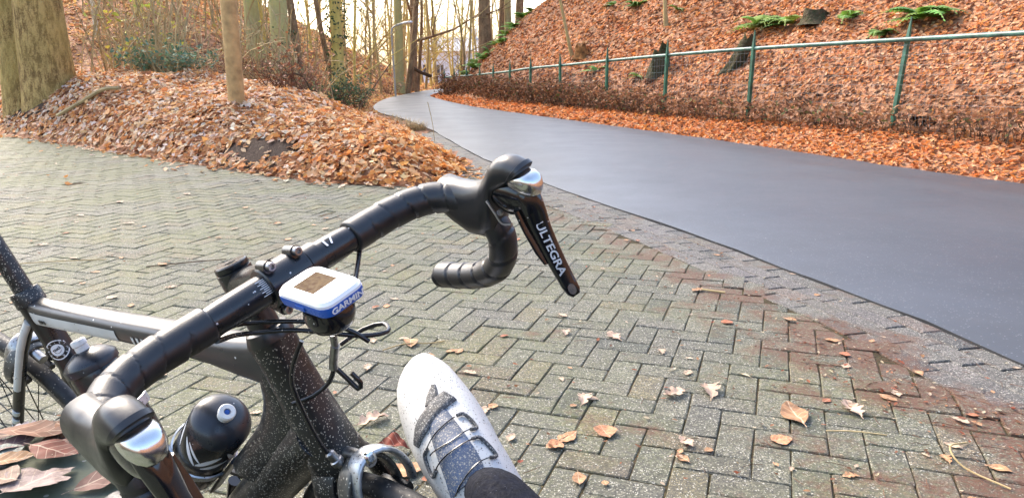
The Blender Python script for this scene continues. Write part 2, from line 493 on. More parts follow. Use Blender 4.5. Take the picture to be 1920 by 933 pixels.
def text_mesh(name, s, size, mat, parent, o, xd, yd, shear=0.0, bold=0.0, ext=0.0003, sx=1.0):
    cu = bpy.data.curves.new(name + '_curve', 'FONT')
    cu.body = s; cu.size = size; cu.shear = shear; cu.offset = bold * size; cu.extrude = ext
    cu.align_x = 'CENTER'; cu.align_y = 'CENTER'; cu.resolution_u = 3
    tmp = bpy.data.objects.new('tmp_text', cu); COL.objects.link(tmp)
    dg = bpy.context.evaluated_depsgraph_get()
    me = bpy.data.meshes.new_from_object(tmp.evaluated_get(dg))
    bpy.data.objects.remove(tmp); bpy.data.curves.remove(cu)
    xd = Vector(xd).normalized(); yd = Vector(yd); yd = (yd - yd.dot(xd) * xd).normalized(); zd = xd.cross(yd)
    mt = Matrix(((xd.x * sx, yd.x, zd.x, o[0]), (xd.y * sx, yd.y, zd.y, o[1]), (xd.z * sx, yd.z, zd.z, o[2]), (0, 0, 0, 1)))
    me.transform(mt); me.name = name
    me.materials.clear(); me.materials.append(mat)
    ob = bpy.data.objects.new(name, me); COL.objects.link(ob)
    ob.parent = parent
    return ob

# ------------------------------------------------------------------ ground plan (metres; camera stands at 0,0 and looks along +Y)
LEFT = spline([(2.25, -8), (2.3, -3), (2.22, 0.2), (2.05, 1.7), (1.88, 2.64), (1.744, 3.231), (1.514, 3.892), (1.2, 4.8), (0.80, 5.80),
               (0.384, 6.849), (-0.309, 8.908), (-0.829, 10.895), (-1.487, 13.506), (-2.298, 15.945), (-3.1, 18.0), (-3.7, 21),
               (-4.0, 25.2), (-3.8, 30), (-3.1, 35.8), (-1.0, 41), (3, 46), (9, 50), (20, 53), (40, 55)], 0.5)
RIGHT = spline([(7.2, -8), (7.0, -2), (6.5, 2), (5.6, 4.8), (4.71, 7.006), (4.184, 8.115), (3.603, 9.623), (2.98, 11.2), (2.2, 12.9),
                (0.46, 16.784), (-0.808, 19.672), (-1.684, 22.417), (-2.40, 25.0), (-2.85, 27.3), (-2.75, 29.6), (-1.8, 32.4), (0.6, 37),
                (4.5, 41.6), (10, 45.4), (20, 48.4), (40, 50)], 0.5)
LEAF_EDGE = spline([(-16, 18.5), (-12, 15.3), (-9.6, 13.4), (-8.11, 12.25), (-6.612, 11.126), (-5.133, 9.85), (-4.131, 9.011), (-3.249, 8.333),
                    (-2.463, 7.671), (-1.822, 7.238), (-1.104, 6.93), (-0.70, 7.05), (-0.50, 7.5), (-0.48, 8.0)], 0.2)
HILL_FOOT = spline([(-34, 24), (-24, 20), (-16, 17.6), (-9, 16.2), (-6, 16.6), (-4.6, 18.4), (-4.3, 21), (-4.5, 25.2), (-4.3, 30), (-4.1, 35.8),
                    (-7.5, 43), (-14, 52), (-26, 66), (-60, 100), (-200, 260), (-420, 520)], 1.0)
FENCE = [(5.62, 8.0, 0.32, 1.41), (4.94, 10.06, 0.24, 1.38), (3.83, 12.56, 0.18, 1.32), (2.87, 14.58, 0.14, 1.24), (2.03, 16.64, 0.09, 1.15),
         (1.18, 18.64, 0.05, 1.05), (0.50, 20.3, 0.02, 0.98), (-0.03, 21.83, 0.0, 0.89), (-0.53, 23.5, 0.0, 0.82), (-1.0, 25.1, 0.0, 0.76),
         (-1.5, 26.5, 0.0, 0.70), (-2.0, 27.6, 0.0, 0.66), (-2.42, 28.5, 0.0, 0.62)]
FENCE.insert(0, (6.75, 5.3, 0.36, 1.46))

def seg_dist(P, poly):
    """distance to a polyline, and sign of side (positive = right of its direction)"""
    best = np.full(len(P), 1e9); side = np.zeros(len(P))
    for a, b in zip(poly[:-1], poly[1:]):
        d = b - a; L2 = d @ d
        t = np.clip(((P - a) @ d) / L2, 0, 1)
        q = P - (a + t[:, None] * d)
        dd = np.hypot(q[:, 0], q[:, 1])
        cr = d[0] * q[:, 1] - d[1] * q[:, 0]
        m = dd < best
        best[m] = dd[m]; side[m] = -np.sign(cr[m])
    return best, side

def inside(P, poly):
    x, y = P[:, 0], P[:, 1]; r = np.zeros(len(P), bool)
    j = len(poly) - 1
    for i in range(len(poly)):
        xi, yi, xj, yj = poly[i][0], poly[i][1], poly[j][0], poly[j][1]
        if yi != yj:
            r ^= ((yi > y) != (yj > y)) & (x < (xj - xi) * (y - yi) / (yj - yi) + xi)
        j = i
    return r

ROAD_POLY = np.vstack([LEFT, RIGHT[::-1]])
near_left = LEFT[(LEFT[:, 1] > -7) & (LEFT[:, 1] < 9.2)]
PAVE_POLY = np.vstack([LEAF_EDGE, near_left[::-1], [(-20, -7)], [(-20, 18.5)]])

def wob(P, s, k):
    x, y = P[:, 0] * s, P[:, 1] * s
    return (np.sin(x * 1.7 + k) * np.cos(y * 1.3 - k * 2.1) + 0.6 * np.sin(x * 3.9 - y * 2.7 + k * 3) + 0.4 * np.cos(x * 7.3 + y * 6.1 + k)) / 2

def height(P):
    P = np.asarray(P, float)
    z = np.zeros(len(P))
    dl, sl = seg_dist(P, LEFT); dr, sr = seg_dist(P, RIGHT)
    road = inside(P, ROAD_POLY); pave = inside(P, PAVE_POLY)
    # right bank: leafy verge, then a steep slope behind the fence
    rgt = (sr > 0) & ~road & ~pave
    fade = np.clip((P[:, 1] - 7.0) / 16, 0, 1)
    v0 = 0.30 - 0.26 * fade
    zz = v0 * np.clip(dr / 1.2, 0, 1) ** 1.3
    up = np.clip(dr - 1.5 + 0.6 * np.clip((P[:, 1] - 17) / 8, 0, 1.5), 0, None)
    slope = 0.80 + 0.30 * np.clip((P[:, 1] - 17) / 9, 0, 1)
    zz = zz + 9.5 * (1 - np.exp(-up * slope / 9.5)) + np.clip(up, 0, 1.5) / 1.5 * (0.10 * wob(P, 0.8, 1.0) + 0.10 * wob(P, 0.31, 4.0))
    z = np.where(rgt, zz, z)
    # left side: heaped leaf mound beside the paving, hollow, wooded hillside
    lft = (sl < 0) & ~road & ~pave
    de, _ = seg_dist(P, LEAF_EDGE)
    d = np.minimum(de, np.clip(dl - 0.35, 0, None))
    mound = np.interp(P[:, 0], [-9, -6.5, -3.5, -2.2, -0.6], [1.22, 1.12, 0.86, 0.60, 0.48]) * (1 - np.exp(-d / 0.85)) * (1 + 0.16 * wob(P, 0.9, 2.0))
    back = np.clip((de - 2.2) / 2.5, 0, 1)
    mound = mound * (1 - 0.75 * back * back * (3 - 2 * back))
    mound = mound * np.clip(1.25 - (P[:, 1] - 9) / 14, 0.0, 1)
    dh, sh = seg_dist(P, HILL_FOOT)
    hup = np.where(sh < 0, dh, 0)
    hill = 13.0 * (1 - np.exp(-hup * 0.60 / 13.0)) + np.clip(hup, 0, 1) * (0.16 * wob(P, 0.5, 5.0))
    zl = np.maximum(mound, 0) + hill
    z = np.where(lft, zl, z)
    far = np.clip((P[:, 1] - 44) / 40, 0, 1)
    z = np.where(lft & (sh >= 0), z - 1.2 * far, z)
    z = np.where(road | pave, -0.06, z)
    return z

# signed-distance and height fields on a regular grid, looked up by bilinear interpolation (fast)
_fx = np.arange(-22, 18.01, 0.16); _fy = np.arange(-8, 62.01, 0.16)
_FX, _FY = np.meshgrid(_fx, _fy); _FP = np.stack([_FX.ravel(), _FY.ravel()], 1)
_exact = height
_seg_exact = seg_dist
def _field(v):
    g = np.asarray(v, float).reshape(len(_fy), len(_fx))
    def f(P):
        P = np.asarray(P, float)
        a = np.clip((P[:, 0] - _fx[0]) / 0.16, 0, len(_fx) - 1.001); b = np.clip((P[:, 1] - _fy[0]) / 0.16, 0, len(_fy) - 1.001)
        i, j = a.astype(int), b.astype(int); u, w = a - i, b - j
        return g[j, i] * (1 - u) * (1 - w) + g[j, i + 1] * u * (1 - w) + g[j + 1, i] * (1 - u) * w + g[j + 1, i + 1] * u * w
    return f
def _sdf(poly):
    d, sd_ = _seg_exact(_FP, poly)
    return _field(d * np.where(sd_ == 0, 1, sd_))
_hz = _exact(_FP); _HF = _field(np.where(_hz == -0.06, 0.0, _hz))
_cache = {}
def seg_dist_fast(P, poly):
    k = id(poly)
    if k not in _cache:
        _cache[k] = _sdf(poly)
    v = _cache[k](P)
    return np.abs(v), np.sign(v)

def axis(fine0, fine1, step, far0, far1):
    a = np.arange(fine0, fine1 + 1e-6, step)
    g = [0.0]; s = step
    while g[-1] < 600:
        s *= 1.35; g.append(g[-1] + s)
    g = np.array(g[1:])
    return np.concatenate([(fine0 - g)[::-1][(fine0 - g)[::-1] > far0], a, (fine1 + g)[(fine1 + g) < far1]])
gx = axis(-17, 16, 0.24, -400, 400); gy = axis(-6, 46, 0.24, -300, 500)
GX, GY = np.meshgrid(gx, gy)
GP = np.stack([GX.ravel(), GY.ravel()], 1)
GZ = height(GP)
nx, ny = len(gx), len(gy)
idx = np.arange(nx * ny).reshape(ny, nx)
GF = np.stack([idx[:-1, :-1].ravel(), idx[:-1, 1:].ravel(), idx[1:, 1:].ravel(), idx[1:, :-1].ravel()], 1)
tag(mk_np('ground', np.column_stack([GP, GZ]), GF, M['forest'], smooth=True), kind='structure')

height = _HF
seg_dist = seg_dist_fast

# road: a slab with a ragged, slightly raised edge
def resamp(poly, n):
    s = np.r_[0, np.cumsum(np.linalg.norm(np.diff(poly, axis=0), axis=1))]
    t = np.linspace(0, s[-1], n)
    return np.stack([np.interp(t, s, poly[:, 0]), np.interp(t, s, poly[:, 1])], 1)
n_r = 420
la, ra = resamp(LEFT, n_r), resamp(RIGHT, n_r)
acr = [(0.0, -0.05), (0.0, 0.012), (0.012, 0.020), (0.25, 0.035), (0.5, 0.045), (0.75, 0.035), (0.988, 0.018), (1.0, 0.006), (1.0, -0.05)]
rv = []
for i in range(n_r):
    jl = random.uniform(-0.012, 0.012); jr = random.uniform(-0.03, 0.03)
    t = (ra[i] - la[i]) / np.linalg.norm(ra[i] - la[i])
    for k, (f, z) in enumerate(acr):
        p = la[i] * (1 - f) + ra[i] * f + t * (jl if f < 0.1 else jr if f > 0.9 else 0)
        rv.append((p[0], p[1], z))
na = len(acr)
rf = [(i * na + k, i * na + k + 1, (i + 1) * na + k + 1, (i + 1) * na + k) for i in range(n_r - 1) for k in range(na - 1)]
rf = [f[::-1] for f in rf]
tag(mk('road', rv, rf, M['asphalt'], angle=60), kind='structure')

# paving: bedding sheet, herringbone clinkers, edging courses along the road
bed = MB().add([(p[0], p[1], -0.0055) for p in PAVE_POLY], [tuple(range(len(PAVE_POLY)))])
paving = bed.build('paving', M['joint'], smooth=False)
tag(paving, kind='structure')

def brick_variant(l, w, seed, bev=0.0042, h=0.05):
    r = random.Random(seed)
    rings = []
    for z, ins in ((-h, 0.0), (-bev * 0.9, 0.0), (0.0, bev)):
        pts = []
        for a, b in ((-1, -1), (1, -1), (1, 1), (-1, 1)):
            hx, hy = l / 2 - ins, w / 2 - ins
            c = 0.004
            jx, jy = r.uniform(-1, 1) * 0.0018, r.uniform(-1, 1) * 0.0018
            p1 = (a * (hx - c) + jx, b * hy + jy); p2 = (a * hx + jx, b * (hy - c) + jy)
            pts += [p2, p1] if a * b > 0 else [p1, p2]
        rings.append([(x, y, z + (r.uniform(-0.0012, 0.0012) if z == 0 else 0)) for x, y in pts])
    m = MB(); m.loft(rings, cap=False)
    m.f.append(tuple(range(16, 24)))
    return m
BL, BW = 0.2040, 0.1005
PIT = 0.1035
VAR = [brick_variant(BL, BW, 50 + i) for i in range(6)]
TH = R(71.0)
ux = np.array([math.cos(TH), math.sin(TH)]); uy = np.array([-math.sin(TH), math.cos(TH)])
lay = []
for i in range(-260, 260):
    for j in range(-260, 260):
        k = (i - j) % 4
        if k == 0:
            lay.append(((i + 1.0) * PIT, (j + 0.5) * PIT, 0))
        elif k == 3:
            lay.append(((i + 0.5) * PIT, (j + 1.0) * PIT, 1))
lay = np.array(lay)
ctr = lay[:, :1] * ux + lay[:, 1:2] * uy
ok = (ctr[:, 0] > -13) & (ctr[:, 0] < 3) & (ctr[:, 1] > 0.3) & (ctr[:, 1] < 16)
lay, ctr = lay[ok], ctr[ok]
dl, sl = seg_dist(ctr, LEFT); de, _ = seg_dist(ctr, LEAF_EDGE)
edge_w = 0.43
ok = (inside(ctr, PAVE_POLY) | (de < 0.12)) & (dl > edge_w - 0.05)
# also let some bricks run a little under the leaf edge
lay, ctr = lay[ok], ctr[ok]

def lift(x, y):
    d_, _ = seg_dist(np.array([[x, y]]), LEFT)
    return 0.0035 if d_[0] < edge_w else -0.0035 if d_[0] < edge_w + 0.12 else 0.0
def screen_area(c):
    d = np.array([c[0], c[1], -1.081]); p = R(13.515)
    z = d[1] * math.cos(p) - d[2] * math.sin(p); y = d[2] * math.cos(p) + d[1] * math.sin(p)
    u = 960 + 1440 * d[0] / max(z, 0.05); v = 466 - 1440 * y / max(z, 0.05)
    vis = -40 < u < 1960 and -40 < v < 980
    return (1.0 / (z ** 3)) if vis and z > 0.1 else 0.0
def tint():
    r = random.random()
    g = random.uniform(0.82, 1.2)
    if r < 0.10:
        return (0.52 * g, 0.56 * g, 0.58 * g)
    if r < 0.20:
        return (1.12 * g, 0.98 * g, 0.72 * g)
    if r < 0.30:
        return (1.05 * g, 0.86 * g, 0.76 * g)
    return (g, g * random.uniform(0.96, 1.02), g * random.uniform(0.9, 1.02))

def lay_bricks(items, variants, parent, mat_o, mat_a, limit, base):
    """items: (x, y, angle); the ones that show largest become objects, the rest one joined part"""
    sc = np.array([screen_area(it) for it in items])
    order = np.argsort(-sc)
    meshes = []
    for i, vb in enumerate(variants):
        me = bpy.data.meshes.new(base); me.from_pydata(vb.v, [], vb.f); me.materials.append(mat_o)
        meshes.append(me)
    V, F, C = [], [], []; nb = 0
    for rank, k in enumerate(order):
        x, y, a = items[k]
        z = lift(x, y) + random.gauss(0, 0.0011) + 0.0018 * math.sin(x * 2.1 + y) * math.cos(y * 1.7); vi = random.randrange(len(variants))
        tl = (random.gauss(0, 0.005), random.gauss(0, 0.005)); t = tint(); a2 = a + random.gauss(0, 0.010)
        if random.random() < 0.5:
            a2 += math.pi
        if rank < limit and sc[k] > 0:
            o = bpy.data.objects.new(base, meshes[vi]); COL.objects.link(o)
            o.location = (x, y, z); o.rotation_euler = (tl[0], tl[1], a2); o.color = (*t, 1); o.parent = parent
        else:
            P = np.array(variants[vi].v); ca, sa = math.cos(a2), math.sin(a2)
            zz = P[:, 2] + P[:, 0] * -tl[1] + P[:, 1] * tl[0] + z
            V.append(np.stack([P[:, 0] * ca - P[:, 1] * sa + x, P[:, 0] * sa + P[:, 1] * ca + y, zz], 1))
            F += [tuple(nb + q for q in f) for f in variants[vi].f]; C += [t] * len(P); nb += len(P)
    if V:
        V = np.vstack(V)
        o = mk(base + 's', V, F, mat_a, parent, smooth=False)
        at = o.data.color_attributes.new('col', 'FLOAT_COLOR', 'POINT')
        c4 = np.ones((len(V), 4), np.float32); c4[:, :3] = C
        at.data.foreach_set('color', c4.ravel()); o['kind'] = 'stuff'
lay_bricks([(c[0], c[1], TH + (math.pi / 2 if l[2] else 0)) for c, l in zip(ctr, lay)], VAR, paving, M['brick_obj'], M['brick_att'], 300, 'brick')

edging = MB()
el = resamp(LEFT, 4000)
s_el = np.r_[0, np.cumsum(np.linalg.norm(np.diff(el, axis=0), axis=1))]
def along(off, s):
    i = np.clip(np.searchsorted(s_el, s), 1, len(el) - 2)
    t = el[i + 1] - el[i - 1]; t = t / np.linalg.norm(t)
    nrm = np.array([-t[1], t[0]])
    return el[i] + nrm * off, math.atan2(t[1], t[0])
items = []
for row in range(4):
    off = 0.056 + row * 0.105
    s = random.uniform(0, 0.2)
    while s < s_el[-1]:
        p, a = along(off, s)
        if 0.2 < p[1] < 12.5:
            items.append((p[0], p[1], a))
        s += 0.209
bs = []
for off in (0.0, 0.44):
    for s in np.linspace(s_el[0], s_el[-1], 300):
        p, a = along(off, s)
        if -6 < p[1] < 13:
            bs.append((off, p[0], p[1]))
b0 = [b for b in bs if b[0] == 0.0]; b1 = [b for b in bs if b[0] > 0]
nn = min(len(b0), len(b1))
ev = [(b[1], b[2], -0.005) for b in b0[:nn]] + [(b[1], b[2], -0.005) for b in b1[:nn]]
edg = mk('pavement_edging', ev, [(i, i + 1, nn + i + 1, nn + i) for i in range(nn - 1)], M['joint'], smooth=False)
tag(edg, kind='structure')
lay_bricks(items, [brick_variant(0.2055, 0.1025, 90 + i) for i in range(5)], edg, M['edge_obj'], M['edge_att'], 180, 'edging_brick')

# ------------------------------------------------------------------ leaf litter
def leaf_template(kind):
    if kind == 0:      # oval beech leaf folded on its midrib
        V = [(-.5, 0, 0), (-.22, .24, .05), (.15, .25, .06), (.5, 0, .02), (.15, -.25, .06), (-.22, -.24, .05), (0, 0, -.02)]
        F = [(0, 6, 1), (1, 6, 2), (2, 6, 3), (3, 6, 4), (4, 6, 5), (5, 6, 0)]
    elif kind == 1:    # lobed oak-like leaf
        V = [(-.5, 0, 0), (-.3, .16, .04), (-.12, .11, .02), (0, .29, .09), (.16, .13, .02), (.3, .24, .07), (.5, 0, .05),
             (.3, -.22, .05), (.16, -.12, .02), (0, -.30, .08), (-.12, -.11, .02), (-.3, -.16, .05)]
        F = [(0, 10, 2), (0, 2, 1), (0, 11, 10), (2, 4, 3), (2, 10, 4), (10, 8, 4), (10, 9, 8), (4, 6, 5), (4, 8, 6), (8, 7, 6)]
    else:              # curled leaf
        V = [(-.5, 0, .10), (-.2, .26, .18), (.2, .24, .10), (.5, .05, .22), (.2, -.2, .16), (-.2, -.24, .04), (0, 0, -.03)]
        F = [(0, 6, 1), (1, 6, 2), (2, 6, 3), (3, 6, 4), (4, 6, 5), (5, 6, 0)]
    return np.array(V, float), np.array(F)
TEMPL = [leaf_template(k) for k in range(3)]

def scatter(name, P, size, cols, mat, tilt=0.45, lift=0.012, parent=None, Z=None, norm=True, orient=None):
    n = len(P)
    if Z is None:
        Z = height(P)
    e = 0.08
    if norm:
        nxv = -(height(P + [e, 0]) - Z) / e; nyv = -(height(P + [0, e]) - Z) / e
        nxv = np.clip(nxv, -1.2, 1.2); nyv = np.clip(nyv, -1.2, 1.2)
    else:
        nxv = nyv = np.zeros(n)
    kinds = rng.choice(3, n, p=[.45, .3, .25])
    Vs, Fs, Cs = [], [], []; nb = 0
    for k in range(3):
        m = np.where(kinds == k)[0]
        if not len(m):
            continue
        TV, TF = TEMPL[k]; q = len(m)
        sc = size[m] * rng.uniform(0.7, 1.3, q)
        nz = np.stack([nxv[m] + rng.normal(0, tilt, q), nyv[m] + rng.normal(0, tilt, q), np.ones(q)], 1)
        if orient is not None:
            nz = orient[m] + rng.normal(0, tilt, (q, 3))
        nz /= np.linalg.norm(nz, axis=1)[:, None]
        r = rng.normal(0, 1, (q, 3)); ax = r - (r * nz).sum(1)[:, None] * nz; ax /= np.linalg.norm(ax, axis=1)[:, None]
        ay = np.cross(nz, ax)
        curl = rng.uniform(0.3, 2.0, q)
        W = (TV[None, :, 0:1] * ax[:, None] + TV[None, :, 1:2] * ay[:, None] + TV[None, :, 2:3] * (nz * curl[:, None])[:, None]) * sc[:, None, None]
        base = np.column_stack([P[m], Z[m] + rng.uniform(0.3, 1.6, q) * lift])
        W = W + base[:, None]
        Vs.append(W.reshape(-1, 3)); Fs.append((TF[None] + (np.arange(q) * len(TV))[:, None, None] + nb).reshape(-1, 3))
        Cs.append(np.repeat(cols[m], len(TV), axis=0)); nb += q * len(TV)
    return mk_np(name, np.vstack(Vs), np.vstack(Fs), mat, parent, np.vstack(Cs))

def pal(n, cs, w=None, jit=0.2):
    cs = np.array(cs); i = rng.choice(len(cs), n, p=w)
    return np.clip(cs[i] * rng.uniform(1 - jit, 1 + jit, (n, 1)) * rng.uniform(0.94, 1.06, (n, 3)), 0.005, 0.9)
PAL_R = [(0.64, 0.28, 0.12), (0.55, 0.205, 0.072), (0.70, 0.42, 0.24), (0.34, 0.12, 0.048), (0.68, 0.27, 0.08), (0.16, 0.065, 0.034)]
PAL_M = [(0.74, 0.49, 0.29), (0.70, 0.35, 0.13), (0.80, 0.66, 0.52), (0.56, 0.24, 0.085), (0.76, 0.52, 0.31), (0.34, 0.15, 0.07)]
PAL_H = [(0.66, 0.36, 0.17), (0.58, 0.29, 0.12), (0.72, 0.47, 0.24), (0.42, 0.19, 0.08), (0.70, 0.46, 0.17)]

def in_view(P, m=1.18, zmin=0):
    return (np.abs(P[:, 0]) < (P[:, 1] * 0.667 + 0.6) * m)

# right verge and bank
def sample(n, x0, x1, y0, y1):
    return np.column_stack([rng.uniform(x0, x1, n), rng.uniform(y0, y1, n)])
P = sample(330000, -3.5, 16, 4.5, 34); P = P[in_view(P)]
dr, sr = seg_dist(P, RIGHT); d = np.hypot(P[:, 0], P[:, 1])
ok = (sr > 0) & ~inside(P, ROAD_POLY) & (dr < 13) & (height(P) < 1.25 + 0.105 * P[:, 1])
keep = rng.uniform(0, 1, len(P)) < np.clip(11 / d, 0.28, 1) ** 1.3
ok &= keep
P, dr = P[ok], dr[ok]
edge_keep = rng.uniform(0, 1, len(P)) < np.clip(dr / 0.25 + 0.25, 0, 1)
P, dr = P[edge_keep], dr[edge_keep]
d = np.hypot(P[:, 0], P[:, 1])
size = 0.066 * np.clip(d / 11, 1.0, 1.8)
cols = pal(len(P), PAL_R)
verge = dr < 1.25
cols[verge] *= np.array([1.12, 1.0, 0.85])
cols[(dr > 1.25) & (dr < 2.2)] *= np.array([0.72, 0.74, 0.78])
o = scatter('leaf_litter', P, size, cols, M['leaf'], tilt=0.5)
tag(o, 'deep rust-brown fallen leaves covering the steep bank and verge right of the road', 'leaf litter', kind='stuff')

# mound beside the paving
P = sample(120000, -14, 0.2, 6.6, 17); P = P[in_view(P)]
dl, sl = seg_dist(P, LEFT); de, _ = seg_dist(P, LEAF_EDGE); dh, sh = seg_dist(P, HILL_FOOT)
ok = (sl < 0) & ~inside(P, PAVE_POLY) & (dl > 0.38) & (sh > 0)
def _ell(P, cx_, cy_, ax_, ay_, rot_):
    a_, b_ = P[:, 0] - cx_, P[:, 1] - cy_
    return np.hypot((a_ * math.cos(rot_) + b_ * math.sin(rot_)) / ax_, (-a_ * math.sin(rot_) + b_ * math.cos(rot_)) / ay_)
bare = _ell(P, -2.72, 8.08, .85, .36, -.62) < 1 + 0.3 * wob(P, 3, 1)
bare2 = _ell(P, -7.9, 12.35, 1.1, .26, -.68) < 1
e1_ = np.minimum(_ell(P, -2.68, 8.22, .70, .30, -.62), _ell(P, -7.8, 12.5, 1.1, .26, -.68)) * (1 + .25 * wob(P, 3, 1))
ok &= ~(rng.uniform(0, 1, len(P)) < np.clip(.95 * (1.05 - e1_ ** 2), 0, .93))
ok &= rng.uniform(0, 1, len(P)) < np.where(de < 3.5, 1.0, 0.5)
P = P[ok]
cols = pal(len(P), PAL_M)
warm = np.clip((P[:, 0] + 3.0) / 2.0, 0, 1)[:, None]
cols = cols * (1 - warm) + cols * np.array([1.03, 0.88, 0.64]) * warm
o = scatter('leaf_mound', P, 0.088 * rng.uniform(.6, 1.35, len(P)), cols, M['leaf'], tilt=0.42, lift=0.022)
tag(o, 'pale tan and orange leaves heaped in a long mound beside the brick paving', 'leaf litter', kind='stuff')
# bare dark soil showing through at the mound foot
M['soil'] = soilmat('bare_soil', [(0.030, 0.018, 0.012), (0.06, 0.036, 0.024), (0.04, 0.025, 0.016), (0.10, 0.065, 0.045)], 38)
for q, (cx_, cy_, ax_, ay_, rot_) in enumerate(((-2.68, 8.22, .78, .32, -.62), (-7.8, 12.5, 1.1, .26, -.68))):
    V = [(cx_, cy_)]; nr, na_ = 6, 28
    for i in range(1, nr + 1):
        for j in range(na_):
            t = 2 * math.pi * j / na_; k = i / nr * (1 + .16 * math.sin(3 * t + q) + .10 * math.sin(7 * t))
            a_, b_ = ax_ * k * math.cos(t), ay_ * k * math.sin(t)
            V.append((cx_ + a_ * math.cos(rot_) - b_ * math.sin(rot_), cy_ + a_ * math.sin(rot_) + b_ * math.cos(rot_)))
    V = np.array(V); kk = np.r_[0, np.repeat(np.arange(1, nr + 1) / nr, na_)]; Z = height(V) + .022 * (1 - kk ** 2) - .012
    F = [(0, 1 + j, 1 + (j + 1) % na_) for j in range(na_)] + [(1 + (i - 1) * na_ + j, 1 + i * na_ + j, 1 + i * na_ + (j + 1) % na_, 1 + (i - 1) * na_ + (j + 1) % na_) for i in range(1, nr) for j in range(na_)]
    tag(mk('bare_soil', np.column_stack([V, Z]), F, M['soil']), kind='structure')
# thin fringe of leaves spilling onto the bricks
P = sample(60000, -12, 0, 6.3, 15)
de, _ = seg_dist(P, LEAF_EDGE)
ok = inside(P, PAVE_POLY) & (rng.uniform(0, 1, len(P)) < 0.55 * np.exp(-de / 0.10) + 0.006 * np.exp(-de / 0.8)) & in_view(P)
P = P[ok]
o = scatter('leaf_fringe', P, np.full(len(P), 0.075), pal(len(P), PAL_M), M['leaf'], tilt=0.2, lift=0.006, Z=np.full(len(P), 0.006), norm=False)
tag(o, 'thin fringe of dry leaves spilling from the mound onto the bricks', 'leaf litter', kind='stuff')

# left hillside
P = sample(130000, -21, -2.8, 12, 61); P = P[in_view(P)]
dl, sl = seg_dist(P, LEFT); dh, sh = seg_dist(P, HILL_FOOT); d = np.hypot(P[:, 0], P[:, 1])
ok = (sl < 0) & (dl > 0.05) & ~inside(P, PAVE_POLY) & ((sh < 0) | (P[:, 1] > 17)) & (height(P) < 2.2 + 0.13 * P[:, 1])
ok &= rng.uniform(0, 1, len(P)) < np.clip(16 / d, 0.3, 1)
P = P[ok]; d = np.hypot(P[:, 0], P[:, 1])
o = scatter('hillside_litter', P, 0.10 * np.clip(d / 17, 1, 1.7), pal(len(P), PAL_H), M['leaf'], tilt=0.5)
tag(o, 'pinkish brown fallen leaves covering the wooded hillside left of the road', 'leaf litter', kind='stuff')

# ------------------------------------------------------------------ trees
def zat(x, y):
    return float(height(np.array([[x, y]]))[0])

def branch(mb, rnd, p, d, length, r, depth, n=5):
    """recursive bare branch"""
    k = 5; pts = [np.array(p)]; dd = np.array(d, float); dd /= np.linalg.norm(dd)
    for i in range(k - 1):
        dd = dd + np.array([rnd.gauss(0, .16), rnd.gauss(0, .16), rnd.gauss(0.05, .10)]); dd /= np.linalg.norm(dd)
        pts.append(pts[-1] + dd * length / (k - 1))
    mb.tube(pts, [max(r * (1 - 0.75 * i / (k - 1)), 0.002) for i in range(k)], n=n if depth > 0 else 3, cap=False)
    if depth > 0:
        for j in range(rnd.choice((2, 3, 3, 4))):
            i = rnd.randint(1, k - 1)
            q = np.array([rnd.gauss(0, 1), rnd.gauss(0, 1), rnd.gauss(0.35, .6)]); q /= np.linalg.norm(q)
            nd = dd * 0.7 + q * 0.75
            branch(mb, rnd, pts[i], nd, length * rnd.uniform(.42, .68), max(r * (0.55 if i < k - 1 else .4), .003), depth - 1, 4)

